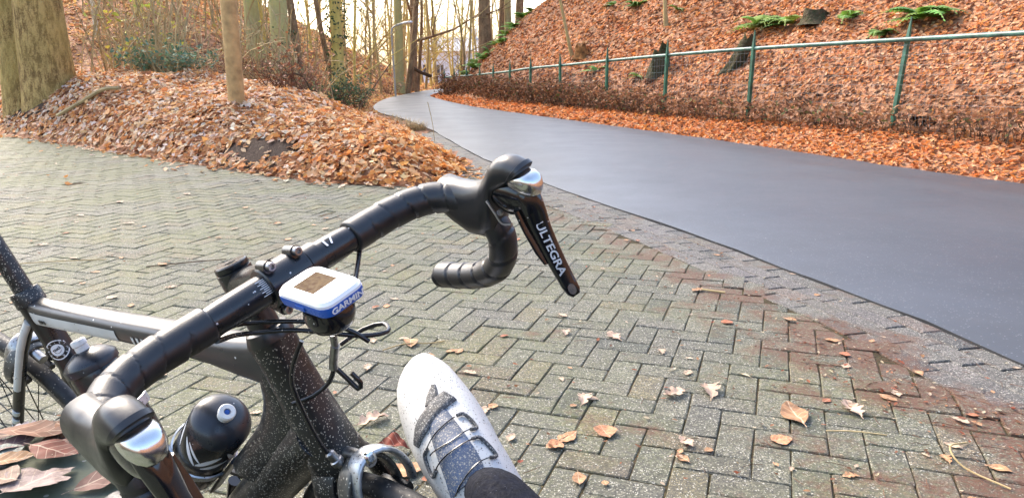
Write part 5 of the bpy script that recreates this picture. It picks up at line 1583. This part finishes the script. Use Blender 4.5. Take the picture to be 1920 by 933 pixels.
stn = np.array([sd[2], 0, -sd[0]])
c2 = bbp + sd * .250 + stn * .068
cage(c2, sd, stn, .0375)
bottle_at(c2, sd, 'dark water bottle with broad flat lid and grey nozzle on the seat tube', 2)
# round sticker on the seat tube
sp_ = bbp + sd * .437; nrm_ = np.array([.80, -.60, 0]); nrm_ -= (nrm_ @ sd) * sd; nrm_ /= np.linalg.norm(nrm_); lt_ = np.cross(sd, nrm_)
def sticker_ring(r0, r1, mat, off, name):
    rings = []
    for r in np.linspace(r0, r1, 6):
        ring = []
        for t in np.linspace(0, 2 * np.pi, 32, endpoint=False):
            l = r * math.cos(t); dn = math.sqrt(max(.0176 ** 2 - l * l, 0)) + off
            ring.append(sp_ + sd * r * math.sin(t) + lt_ * l + nrm_ * dn)
        rings.append(ring)
    return MB().loft(rings, cap=False).build(name, mat, stk)
stk = MB().tube([sp_ - sd * .001, sp_ + sd * .001], .0177, n=20).build('sticker', M['frame'], bike)
sticker_ring(.0142, .0158, M['print'], .0008, 'sticker_rim'); sticker_ring(.0001, .0092, M['print'], .0008, 'sticker_disc')
for k, ch in enumerate('EASY-RIDER'):
    t = R(200 - k * 30); r_ = .0118; l = r_ * math.cos(t)
    p = sp_ + sd * r_ * math.sin(t) + lt_ * l + nrm_ * (math.sqrt(.0177 ** 2 - l * l) + .0006)
    text_mesh('lettering', ch, .005, M['print'], stk, p, sd * math.cos(t) * -1 * -1 * 0 + (lt_ * math.sin(t) - sd * math.cos(t)), sd * math.sin(t) + lt_ * math.cos(t), ext=.0001)
text_mesh('lettering', 'cuci', .0072, M['frame'], stk, sp_ + nrm_ * .0187 + sd * .002, lt_ + sd * .15, sd, bold=.02, ext=.0003)
MB().tube([sp_ + nrm_ * (math.sqrt(.0176 ** 2 - (.005 * math.cos(R(a))) ** 2) + .0011) + lt_ * .005 * math.cos(R(a)) + sd * (.004 * math.sin(R(a)) - .001) for a in np.linspace(200, 340, 9)], .0004, n=5).build('smile_mark', M['frame'], stk)
text_mesh('lettering', 'EVO', .0095, M['frame'], topt, np.array([-.095, -.0192, .7500]), (1, 0, .08), (0, -.1, 1), bold=.01, ext=.0004)

# bike computer on the mount
cc = BAR(.090, -.016, .0135); cw = RB @ cc + TB
comp = empty('bike_computer', tuple(cw)); tag(comp, 'white and blue bike computer with small square screen clipped before the handlebar', 'bike computer')
ex = RB @ (BAR(1, .05, -.05) - BC); ex /= np.linalg.norm(ex)
ey = RB @ (BAR(0, 1, 0) - BC); ey -= (ey @ ex) * ex; ey /= np.linalg.norm(ey); ez = np.cross(ex, ey)
def rr_ring(lx, ly, z, rc=.011, n=6, taper=0.0):
    pts = []
    for (sx, sy, a0) in ((1, 1, 0), (-1, 1, 90), (-1, -1, 180), (1, -1, 270)):
        for a in np.linspace(a0, a0 + 90, n):
            pts.append(ex * (sx * (lx - rc) + rc * math.cos(R(a))) + ey * (sy * (ly - rc) + rc * math.sin(R(a))) + ez * z)
    return pts
MB().loft([rr_ring(.031, .020, -.0075), rr_ring(.0345, .0235, -.005), rr_ring(.0352, .0243, .0005), rr_ring(.0350, .0241, .0035)]).build('case', M['blue'], comp, angle=35)
MB().loft([rr_ring(.0346, .0238, .0030), rr_ring(.0346, .0238, .0060), rr_ring(.0325, .0218, .0088), rr_ring(.030, .0195, .0092)]).build('cover', M['white'], comp, angle=35)
scr = MB()
q = [ex * x + ey * y + ez * .00935 for x, y in ((-.019, -.0135), (.009, -.0135), (.009, .0135), (-.019, .0135))]
q2 = [ex * x + ey * y + ez * .0090 for x, y in ((-.020, -.0145), (.010, -.0145), (.010, .0145), (-.020, .0145))]
scr.loft([q2, q]).build('screen', M['lcd'], comp, smooth=False)
MB().loft([[ex * x + ey * y + ez * z for x, y in ((-.029, -.010), (-.024, -.010), (-.024, .012), (-.029, .012))] for z in (.0090, .0094)]).build('lettering', M['lightblue'], comp, smooth=False)
text_mesh('lettering', 'GARMIN', .0080, M['print'], comp, ex * .0353 + ez * -.0008, ey, ez + ex * .10, bold=.02, ext=.0002, sx=1.2)
for yy in (-.018, .018):
    MB().loft([[ex * (x) + ey * (yy * 1.355 + d) + ez * z for x, z in ((-.006, -.003), (.006, -.003), (.006, .001), (-.006, .001))] for d in (0.0, .001 * (1 if yy > 0 else -1))]).build('button', M['blue'], comp, smooth=False)

# ------------------------------------------------------------------ low mossy stone ledge and the sitter's leg
e1 = np.array([.8507, -.5257]); P0 = np.array([-.730, 1.082])
led = [P0, P0 + e1 * .20, P0 + e1 * .40, np.array([-.20, .62]), np.array([-.14, .32]), np.array([.10, .27]), np.array([.42, .22]), np.array([.46, -.15]), np.array([.40, -.42]), np.array([-.3, -.45]), np.array([-.95, -.40]),
       np.array([-1.12, .1]), np.array([-1.02, .58]), P0 + np.array([-.13, -.26])]
lc = np.mean(led, axis=0)
LB = np.array([lc[0], lc[1], 0.0])
rings = []
for z, k in ((0.0, 1.02), (.25, 1.0), (.50, .985), (.540, .99), (.552, .975), (.554, .93)):
    rings.append([(float((p - lc)[0] * k), float((p - lc)[1] * k), z + (random.uniform(-.003, .003) if z > .5 else 0)) for p in led])
ledge = MB().loft(rings).build('stone_ledge', M['stone'], angle=30); ledge.location = tuple(LB)
tag(ledge, 'mossy grey stone ledge strewn with big leaves at the bottom left corner', 'ledge')

# right leg crossed over the left, foot raised: one continuous mesh grown with a skin
def skin(name, joints, edges, radii, mat, parent, root=0, sub=2):
    me = bpy.data.meshes.new(name); me.from_pydata([tuple(j) for j in joints], edges, [])
    o = bpy.data.objects.new(name, me); COL.objects.link(o)
    if parent: o.parent = parent
    o.modifiers.new('skin', 'SKIN')
    s = o.modifiers.new('sub', 'SUBSURF'); s.levels = sub; s.render_levels = sub
    if not me.skin_vertices: 
        bpy.context.view_layer.objects.active = o
        bpy.ops.object.modifier_add(type='SKIN') if not me.skin_vertices else None
    for i, r in enumerate(radii):
        sv = me.skin_vertices[0].data[i]; sv.radius = (r, r); sv.use_root = (i == root)
    dg = bpy.context.evaluated_depsgraph_get()
    m2 = bpy.data.meshes.new_from_object(o.evaluated_get(dg)); o.modifiers.clear(); o.data = m2; m2.name = name
    m2.materials.clear(); m2.materials.append(mat)
    m2.polygons.foreach_set('use_smooth', np.ones(len(m2.polygons), bool))
    return o
toe = np.array([-.110, .93, .715]); FS = np.array([-.4447, .7746, .4497]); US = np.array([-.1978, -.5747, .7941]); LS = np.array([-.8735, -.2642, -.4088])
def sh(s, l, n):
    return toe - FS * s + LS * l + US * n
person = empty('person', (0.05, -0.06, 0.555)); tag(person, 'seated person in navy tights with one white shoe raised before the camera', 'person')
PO = np.array([0.05, -0.06, 0.555])
jt = [(.05, -.12, .665), (.13, -.08, .655), (.17, .15, .685), (.13, .36, .68), (.055, .56, .635), sh(.252, .004, .088), sh(.232, .010, .050), sh(.17, .017, .028), sh(.10, .017, .016),
      (-.05, -.08, .655), (-.05, .15, .64), (-.045, .375, .61), (-.02, .42, .35), (-.005, .43, .12), (-.005, .46, .06), (-.01, .56, .035)]
ed = [(0, 1), (1, 2), (2, 3), (3, 4), (4, 5), (5, 6), (6, 7), (7, 8), (0, 9), (9, 10), (10, 11), (11, 12), (12, 13), (13, 14), (14, 15)]
rad = [.11, .095, .078, .056, .046, .031, .026, .018, .012, .095, .078, .058, .055, .040, .042, .034]
skin('body', [np.array(j) - PO for j in jt], ed, rad, M['sock'], person)
# shoe shell
SS = [0.0, .004, .0125, .024, .0355, .055, .076, .095, .1138, .135, .156, .185, .215, .24, .262, .278, .285]
LL = [.012, .027, .0375, .0475, .0545, .0605, .0640, .0660, .0668, .0662, .0645, .0615, .0575, .0530, .0480, .0400, .0280]
RR_ = [.004, -.0055, -.0105, -.0158, -.0200, -.0235, -.0265, -.0288, -.0300, -.0300, -.0292, -.0300, -.0300, -.0280, -.0240, -.0170, -.0040]
HH_ = [.010, .018, .0255, .0325, .0380, .0450, .0505, .0550, .0595, .0645, .0700, .0755, .0720, .0660, .0640, .0620, .0560]
def shoe_top(s, l):
    a, b, h_ = np.interp(s, SS, LL), np.interp(s, SS, RR_), np.interp(s, SS, HH_)
    x = np.clip((l - (a + b) / 2) / ((a - b) / 2), -1, 1)
    return h_ * (1 - abs(x) ** 2.3) ** (1 / 1.9)
def shell(k, off, s1=1.0):
    rings = []
    for i, s in enumerate(SS):
        a, b, h_ = LL[i], RR_[i], HH_[i]; m = (a + b) / 2; w = (a - b) / 2; ring = []
        for x in np.cos(np.linspace(0, np.pi, 21)):
            ring.append(sh(s, m + w * x, h_ * (1 - abs(x) ** 2.3) ** (1 / 1.9)))
        for x in np.cos(np.linspace(np.pi, 2 * np.pi, 9))[1:-1]:
            ring.append(sh(s, m + w * .93 * x, -.010))
        rings.append([p - PO for p in ring])
    return rings
shoe = MB().loft(shell(1, 0)).build('shoe', M['shoe'], person, angle=70)
sole = []
for i, s in enumerate(SS):
    m = (LL[i] + RR_[i]) / 2; w = (LL[i] - RR_[i]) / 2
    sole.append([sh(s, m + w * 1.0 * math.cos(t), -.009 + .004 * math.sin(t)) - PO for t in np.linspace(0, 2 * np.pi, 14, endpoint=False)])
MB().loft(sole).build('sole', M['gloss'], shoe)
def ribbon(name, path, widths, mat, off=.0015, thick=.0022, parent=shoe):
    P = spline([(a, b, 0) for a, b in path], .004)[:, :2]
    wd = np.interp(np.linspace(0, 1, len(P)), np.linspace(0, 1, len(widths)), widths)
    T = np.gradient(P, axis=0); T /= np.linalg.norm(T, axis=1)[:, None]; nr = np.stack([-T[:, 1], T[:, 0]], 1)
    rings = []
    for i in range(len(P)):
        ring = []
        for f in np.linspace(-1, 1, 9):
            s, l = P[i] + nr[i] * wd[i] / 2 * f
            ring.append(sh(s, l, shoe_top(s, l) + off + thick * (1 - abs(f) ** 6)) - PO)
        for f in (.9, 0, -.9):
            s, l = P[i] + nr[i] * wd[i] / 2 * f
            ring.append(sh(s, l, shoe_top(s, l) - .001) - PO)
        rings.append(ring)
    return MB().loft(rings).build(name, mat, parent, angle=50)
ribbon('tongue', [(.108, .016), (.14, .020), (.17, .0205), (.20, .021), (.222, .024)], [.012, .028, .036, .042, .046], M['tongue'], .0008)
ribbon('strap_tab', [(.080, .0085), (.092, .0135), (.108, .021)], [.006, .014, .016], M['strap'], .0012)
ribbon('strap', [(.1345, .0565), (.131, .048), (.122, .031), (.1135, .013), (.1055, -.003)], [.013, .023, .0215, .022, .021], M['strap'], .0028, .003)
def lace_guide(name, a, b, w):
    P = []
    a, b = np.array(a), np.array(b); d = (b - a) / np.linalg.norm(b - a); nr = np.array([-d[1], d[0]])
    L = np.linalg.norm(b - a)
    loop = [(0, 0), (0, .7), (.10, 1), (.5, 1.12), (.9, 1), (1, .7), (1, 0)]
    for (f, g) in loop:
        s, l = a + d * L * f + nr * w * g
        P.append(sh(s, l, shoe_top(s, l) + .0035) - PO)
    o = MB().tube(spline(P, .0015), [(.0021, .0019)] * 900 if False else .0021, n=8).build(name, M['strap'], shoe)
    s, l = (a + b) / 2 + nr * w * .45
    return o
lace_guide('lace_guide', (.141, .0005), (.166, -.0055), -.008)
lace_guide('lace_guide', (.180, -.0025), (.206, -.0100), -.008)
lace_guide('lace_guide', (.157, .0455), (.184, .0470), .007)
def lace(pts):
    P = [sh(s, l, shoe_top(s, l) + .0042) - PO for s, l in spline([(a, b, 0) for a, b in pts], .004)[:, :2]]
    MB().tube(P, .00075, n=6).build('lace', M['gloss'], shoe)
lace([(.157, .0475), (.150, .028), (.1425, .0035)])
lace([(.166, -.0045), (.172, .020), (.166, .046)])
lace([(.184, .0475), (.184, .025), (.181, -.0025)])
lace([(.206, -.010), (.210, .006), (.216, .022), (.222, .040)])

# ------------------------------------------------------------------ fallen leaves that can be told apart
def leaf_mesh(kind, seed):
    rd = random.Random(seed)
    if kind == 'oak':
        half = [(0, .02), (.10, .05), (.18, .17), (.26, .19), (.32, .10), (.42, .27), (.52, .30), (.57, .14), (.66, .26), (.75, .25), (.79, .12), (.90, .13), (1.0, 0)]
    elif kind == 'maple':
        half = [(0, .02), (.06, .22), (.14, .42), (.22, .30), (.28, .52), (.40, .50), (.44, .34), (.54, .50), (.64, .46), (.63, .22), (.78, .24), (.86, .10), (1.0, 0)]
    elif kind == 'round':
        half = [(0, .03), (.10, .24), (.25, .38), (.45, .44), (.65, .40), (.82, .27), (.94, .12), (1.0, 0)]
    else:
        half = [(0, .02), (.12, .13), (.28, .24), (.45, .28), (.62, .25), (.80, .15), (.92, .06), (1.0, 0)]
    V, F = [], []; c1, c2, tw = rd.uniform(-.25, .35), rd.uniform(.05, .45), rd.uniform(-.3, .3)
    p1, p2, p3 = rd.uniform(0, 6), rd.uniform(0, 6), rd.uniform(0, 6)
    NL, NA = 27, 9
    hx_ = [h[0] for h in half]; hy_ = [h[1] for h in half]
    xs_ = sorted(set(hx_) | set(np.linspace(0, 1, NL - len(hx_) + 2).tolist()))
    def zf(x, y):
        rib = .014 * math.exp(-(y / .018) ** 2) + .006 * max(0, math.sin(26 * (x - abs(y) * .9)))
        return c1 * (x - .5) ** 2 + c2 * abs(y) ** 1.3 + tw * (x - .5) * y + .022 * math.sin(8 * x + 6 * y + p1) + .012 * math.sin(17 * x - 13 * y + p2) - rib
    for x in xs_:
        w0 = float(np.interp(x, hx_, hy_))
        wl, wr = w0 * (1 + .10 * math.sin(9 * x + p3)), w0 * (1 + .10 * math.sin(11 * x + p2))
        for f in np.linspace(-1, 1, NA):
            y = f * (wl if f < 0 else wr)
            V.append((x - .5, y + .03 * math.sin(3 * x + p1), zf(x, y)))
    z_ = min(v[2] for v in V)
    V = [(a, b, c - z_) for a, b, c in V]
    for i in range(len(xs_) - 1):
        for k in range(NA - 1):
            F.append((i * NA + k, i * NA + k + 1, (i + 1) * NA + k + 1, (i + 1) * NA + k))
    b = len(V)   # stalk
    for (x, r_) in ((-.5, .012), (-.66, .008)):
        z0 = max(0.01, zf(0, 0) - z_)
        V += [(x, -r_, z0), (x, r_, z0), (x, 0, z0 + r_ * 1.5)]
    F += [(b, b + 1, b + 4, b + 3), (b + 1, b + 2, b + 5, b + 4), (b + 2, b, b + 3, b + 5)]
    me = bpy.data.meshes.new('leaf'); me.from_pydata(V, [], F); me.materials.append(M['leafobj'])
    me.polygons.foreach_set('use_smooth', np.ones(len(F), bool))
    return me
LM = {k: [leaf_mesh(k, 5 + i + 10 * j) for i in range(4)] for j, k in enumerate(('oak', 'maple', 'round', 'oval'))}
COLS = {'m': (.42, .22, .10), 's': (.50, .36, .24), 'r': (.38, .12, .05), 'oak': (.52, .36, .25), 'round': (.50, .22, .10), 'red': (.22, .045, .02), 'pale': (.62, .52, .34)}
NAMED = {
    3: 'curled pale oak leaf cluster on the paving under the brake lever tip', 7: 'pale oak leaf on the bricks at the middle of the paving', 8: 'long torn tan oak leaf pointing right on the bricks',
    9: 'large flat yellow-brown leaf on the bricks near the lower right', 10: 'pale lobed oak leaf right of the large yellow-brown leaf', 11: 'round orange-pink leaf lying flat near the shoe',
    12: 'tan pointed leaf left of the round orange-pink one', 6: 'pale crumpled oak leaf right of the shoe toe', 15: 'small round orange leaf below the large yellow-brown leaf',
    25: 'dark red curled leaf between brake and shoe', 26: 'tan curled leaf tucked beside the white shoe', 24: 'big pale oak leaf left of the shoe', 30: 'pale curved sliver lying on the bricks right of centre', 31: 'pale straight sliver lying on the bricks below the lever tip'}
LEAVES = [(-0.575, 3.362, 'm', 0.05), (-0.554, 3.469, 's', 0.04), (-0.621, 3.346, 'r', 0.04), (0.417, 2.959, 'oak', 0.09), (0.22, 3.003, 'oak', 0.06), (0.224, 3.231, 's', 0.05), (0.238, 2.355, 'oak', 0.08), (0.547, 2.398, 'oak', 0.09), (0.669, 2.419, 'oak', 0.11), (0.896, 2.244, 'm', 0.14), (1.095, 2.275, 'oak', 0.1), (0.281, 2.121, 'round', 0.07), (0.165, 2.087, 'm', 0.08), (0.124, 2.035, 'round', 0.05), (0.508, 2.054, 'oak', 0.06), (0.796, 2.074, 'round', 0.06), (1.249, 2.364, 'm', 0.06), (0.178, 1.852, 'm', 0.06), (0.481, 1.966, 'm', 0.05), (0.911, 3.618, 'm', 0.07), (0.491, 4.021, 's', 0.03), (-1.934, 4.112, 'm', 0.07), (-0.206, 2.792, 'm', 0.05), (-0.403, 2.879, 'm', 0.09), (-0.432, 2.199, 'oak', 0.1), (-0.353, 2.012, 'red', 0.1), (-0.291, 1.894, 'm', 0.12), (-0.153, 2.581, 's', 0.05), (-0.086, 2.275, 's', 0.05), (-0.527, 2.631, 's', 0.05), (0.827, 2.557, 'pale', 0.05), (0.58, 2.606, 'pale', 0.05), (1.332, 1.908, 'm', 0.06), (1.292, 2.398, 's', 0.05), (1.395, 2.199, 's', 0.05), (0.577, 2.792, 's', 0.05), (-2.772, 6.471, 's', 0.08), (-3.148, 6.083, 's', 0.08), (-2.672, 5.236, 's', 0.08), (-3.164, 5.525, 's', 0.07), (-2.881, 4.588, 's', 0.07), (-2.062, 5.847, 'm', 0.06), (-1.633, 5.236, 'm', 0.07), (-1.257, 5.058, 's', 0.06), (-1.417, 4.736, 'm', 0.06), (-1.867, 5.058, 's', 0.05), (-1.018, 4.45, 'm', 0.05), (-1.696, 3.664, 's', 0.06), (-0.556, 2.909, 's', 0.05), (1.205, 3.173, 'm', 0.06), (1.284, 2.909, 'm', 0.06), (1.458, 2.581, 'm', 0.05), (0.633, 2.581, 's', 0.05)]
KIND = {'m': 'oval', 's': 'oak', 'r': 'oval', 'oak': 'oak', 'round': 'round', 'red': 'oval', 'pale': 'oval'}
def put_leaf(x, y, z, kind, col, size, label, group=None, rot=None, tilt=(0, 0), zs=1.0, wide=1.0):
    o = bpy.data.objects.new('fallen_leaf', random.choice(LM[kind])); COL.objects.link(o)
    o.location = (x, y, z); o.rotation_euler = (tilt[0], tilt[1], random.uniform(0, 6.28) if rot is None else rot)
    o.scale = (size, size * wide, size * zs)
    g = random.uniform(.8, 1.15); o.color = (col[0] * g, col[1] * g, col[2] * g, 1)
    tag(o, label, 'leaf', group)
    return o
for i, (x, y, k, s) in enumerate(LEAVES):
    put_leaf(x, y, .004, KIND[k], COLS[k], s * 1.12, NAMED.get(i, 'small dry leaf scattered on the brick paving'), None if i in NAMED else 'leaves scattered on the bricks',
             zs=2.2 if k == 'red' else 1.3 if k == 'oak' else .8, wide=.3 if k == 'pale' else 1.0)
rd = random.Random(77); cnt = 0
while cnt < 150:
    y = 1.7 + rd.random() ** 1.5 * 8; x = rd.uniform(-.72, .72) * y
    if not (inside(np.array([[x, y]]), PAVE_POLY)[0]):
        continue
    r_ = rd.random()
    put_leaf(x, y, .004, rd.choice(('oval', 'oak', 'round', 'oval')), COLS[rd.choice('msmrs')], rd.uniform(.022, .055), 'small dry leaf scattered on the brick paving', 'leaves scattered on the bricks', zs=.7)
    cnt += 1
# big leaves on the ledge
zt = .5560
for (x, y, k, c, s, rt, tl, zo, lb) in [
        (-.765, .985, 'maple', (.22, .12, .095), .155, .5, (.04, -.06), .010, 'large dark mauve-brown leaf flat on the ledge left of the near brake hood'),
        (-.675, 1.010, 'oval', (.36, .17, .085), .150, .25, (-.1, .05), .022, 'long russet leaf with raised midrib across the ledge corner'),
        (-.625, .955, 'oval', (.26, .06, .028), .100, -.3, (.10, .06), .022, 'deep red leaf beside the near brake hood'),
        (-.665, .925, 'oval', (.50, .25, .08), .075, .2, (.12, -.10), .026, 'small orange-yellow leaf below the deep red leaf'),
        (-.715, .905, 'maple', (.52, .38, .26), .125, 2.2, (.08, .05), .012, 'pale tan veined leaf at the bottom left corner'),
        (-.605, .890, 'maple', (.54, .40, .29), .115, 1.1, (-.10, .10), .012, 'pale pinkish leaf at the bottom edge under the hood'),
        (-.690, .955, 'round', (.32, .37, .27), .055, .9, (.05, .0), .020, 'grey-green round leaf peeping from under the brown ones'),
        (-.640, 1.020, 'oval', (.46, .20, .08), .080, -.5, (.25, .12), .018, 'narrow orange-brown leaf on the far ledge edge'),
        (-.722, 1.048, 'oak', (.46, .40, .36), .050, .3, (.05, 0), .005, 'crumpled pale grey leaf on the mossy ledge corner'),
        (-.805, .930, 'oval', (.40, .19, .10), .110, 1.6, (.1, .1), .014, 'brown leaf half out of the picture at the left edge'),
        (-.700, .975, 'oval', (.30, .17, .14), .110, 1.0, (-.05, .06), .016, 'greyish mauve oval leaf lying across the large dark leaf'),
        (-.750, .895, 'round', (.44, .27, .15), .100, .1, (.06, -.08), .018, 'ochre lobed leaf below the brown leaf at the left edge'),
        (-.655, .885, 'round', (.46, .30, .17), .070, 2.9, (.1, .05), .020, 'small tan round leaf at the bottom edge of the ledge'),
        (-.640, .985, 'oval', (.28, .13, .08), .090, 2.0, (.08, .12), .014, 'dark russet lobed leaf tucked behind the deep red one'),
        (-.52, .90, 'oval', (.34, .17, .10), .11, .7, (.1, -.1), .010, 'brown leaf on the ledge hidden below the near hood'),
        (-.46, .895, 'oak', (.36, .2, .12), .10, 2.5, (.1, .1), .010, 'dull brown leaf on the ledge end below the front bottle')]:
    put_leaf(x, y, zt + zo * .55, k, (c[0] * .72, c[1] * .72, c[2] * .85), s * .8, lb, rot=rt, tilt=(tl[0] * .9, tl[1] * .9), zs=.6)
# crumbs of leaf, needles and grit blown over the bricks
P = sample(150000, -7, 2.1, 1.3, 10)
dl, sl_ = seg_dist(P, LEFT)
pr = 0.012 + 0.30 * np.exp(-((dl - .55) / .22) ** 2) * (0.5 + 0.5 * np.sin(P[:, 1] * 3.1 + P[:, 0] * 5)) + 0.055 * np.clip((P[:, 0] + .6) / 1.5, 0, 1) * np.clip((3.4 - P[:, 1]) / 1.5, 0, 1)
ok = inside(P, PAVE_POLY) & (dl > .03) & in_view(P) & (rng.uniform(0, 1, len(P)) < pr)
P = P[ok]
o = scatter('leaf_crumbs', P, rng.uniform(.006, .022, len(P)), pal(len(P), [(.22, .10, .055), (.34, .17, .09), (.14, .07, .045), (.52, .42, .28), (.28, .09, .05)]), M['leaf'], tilt=.15, lift=.002, Z=np.full(len(P), .006), norm=False)
tag(o, 'brown crumbs of leaf and needles blown over the bricks beside the road', 'leaf litter', kind='stuff')
nd = MB(); rd = random.Random(21)
for (x, y) in P[::3]:
    a = rd.uniform(0, 6.28); L = rd.uniform(.012, .035); q = np.array([x + rd.gauss(0, .05), y + rd.gauss(0, .05), .007]); d = np.array([math.cos(a) * L, math.sin(a) * L, 0])
    nd.tube([q - d, q + d * .2 + [0, 0, .002], q + d + np.array([-d[1], d[0], 0]) * .2], [.0009, .001, .0006], n=3, cap=False)
o = nd.build('needles', M['redstem'], smooth=False); tag(o, 'fine brown needles strewn over the bricks beside the road', 'needles', kind='stuff')
# twigs and catkin strings on the bricks
for pts, r_, lb, m_ in [
        ([(-.50, 2.80, .006), (-.42, 2.86, .010), (-.33, 2.87, .008), (-.27, 2.90, .006)], .005, 'stringy brown twig on the bricks above the shoe', 'drystem'),
        ([(1.30, 1.80, .006), (1.235, 1.90, .012), (1.25, 2.0, .02), (1.33, 2.05, .008)], .005, 'curved brown twig near the right edge of the paving', 'drystem'),
        ([(-1.62, 4.22, .008), (-1.80, 4.13, .012), (-2.0, 4.06, .006)], .006, 'thin twig lying across the bricks left of the stem', 'twig'),
        ([(-2.9, 4.05, .006), (-2.6, 4.15, .010), (-2.3, 4.22, .006)], .006, 'long thin twig on the bricks behind the seat post', 'drystem'),
        ([(.93, 3.62, .008), (1.03, 3.56, .01)], .010, 'short thick brown twig near the brick edging', 'drystem'),
        ([(.95, 2.13, .005), (1.03, 2.12, .008), (1.12, 2.10, .005)], .004, 'thin yellow stalk trailing from the large yellow-brown leaf', 'drystem')]:
    b = np.array([pts[0][0], pts[0][1], 0.0])
    o = MB().tube(spline(np.array(pts) - b, .02), r_ * .5, n=6).build('twig', M[m_]); o.location = tuple(b)
    tag(o, lb, 'twig')
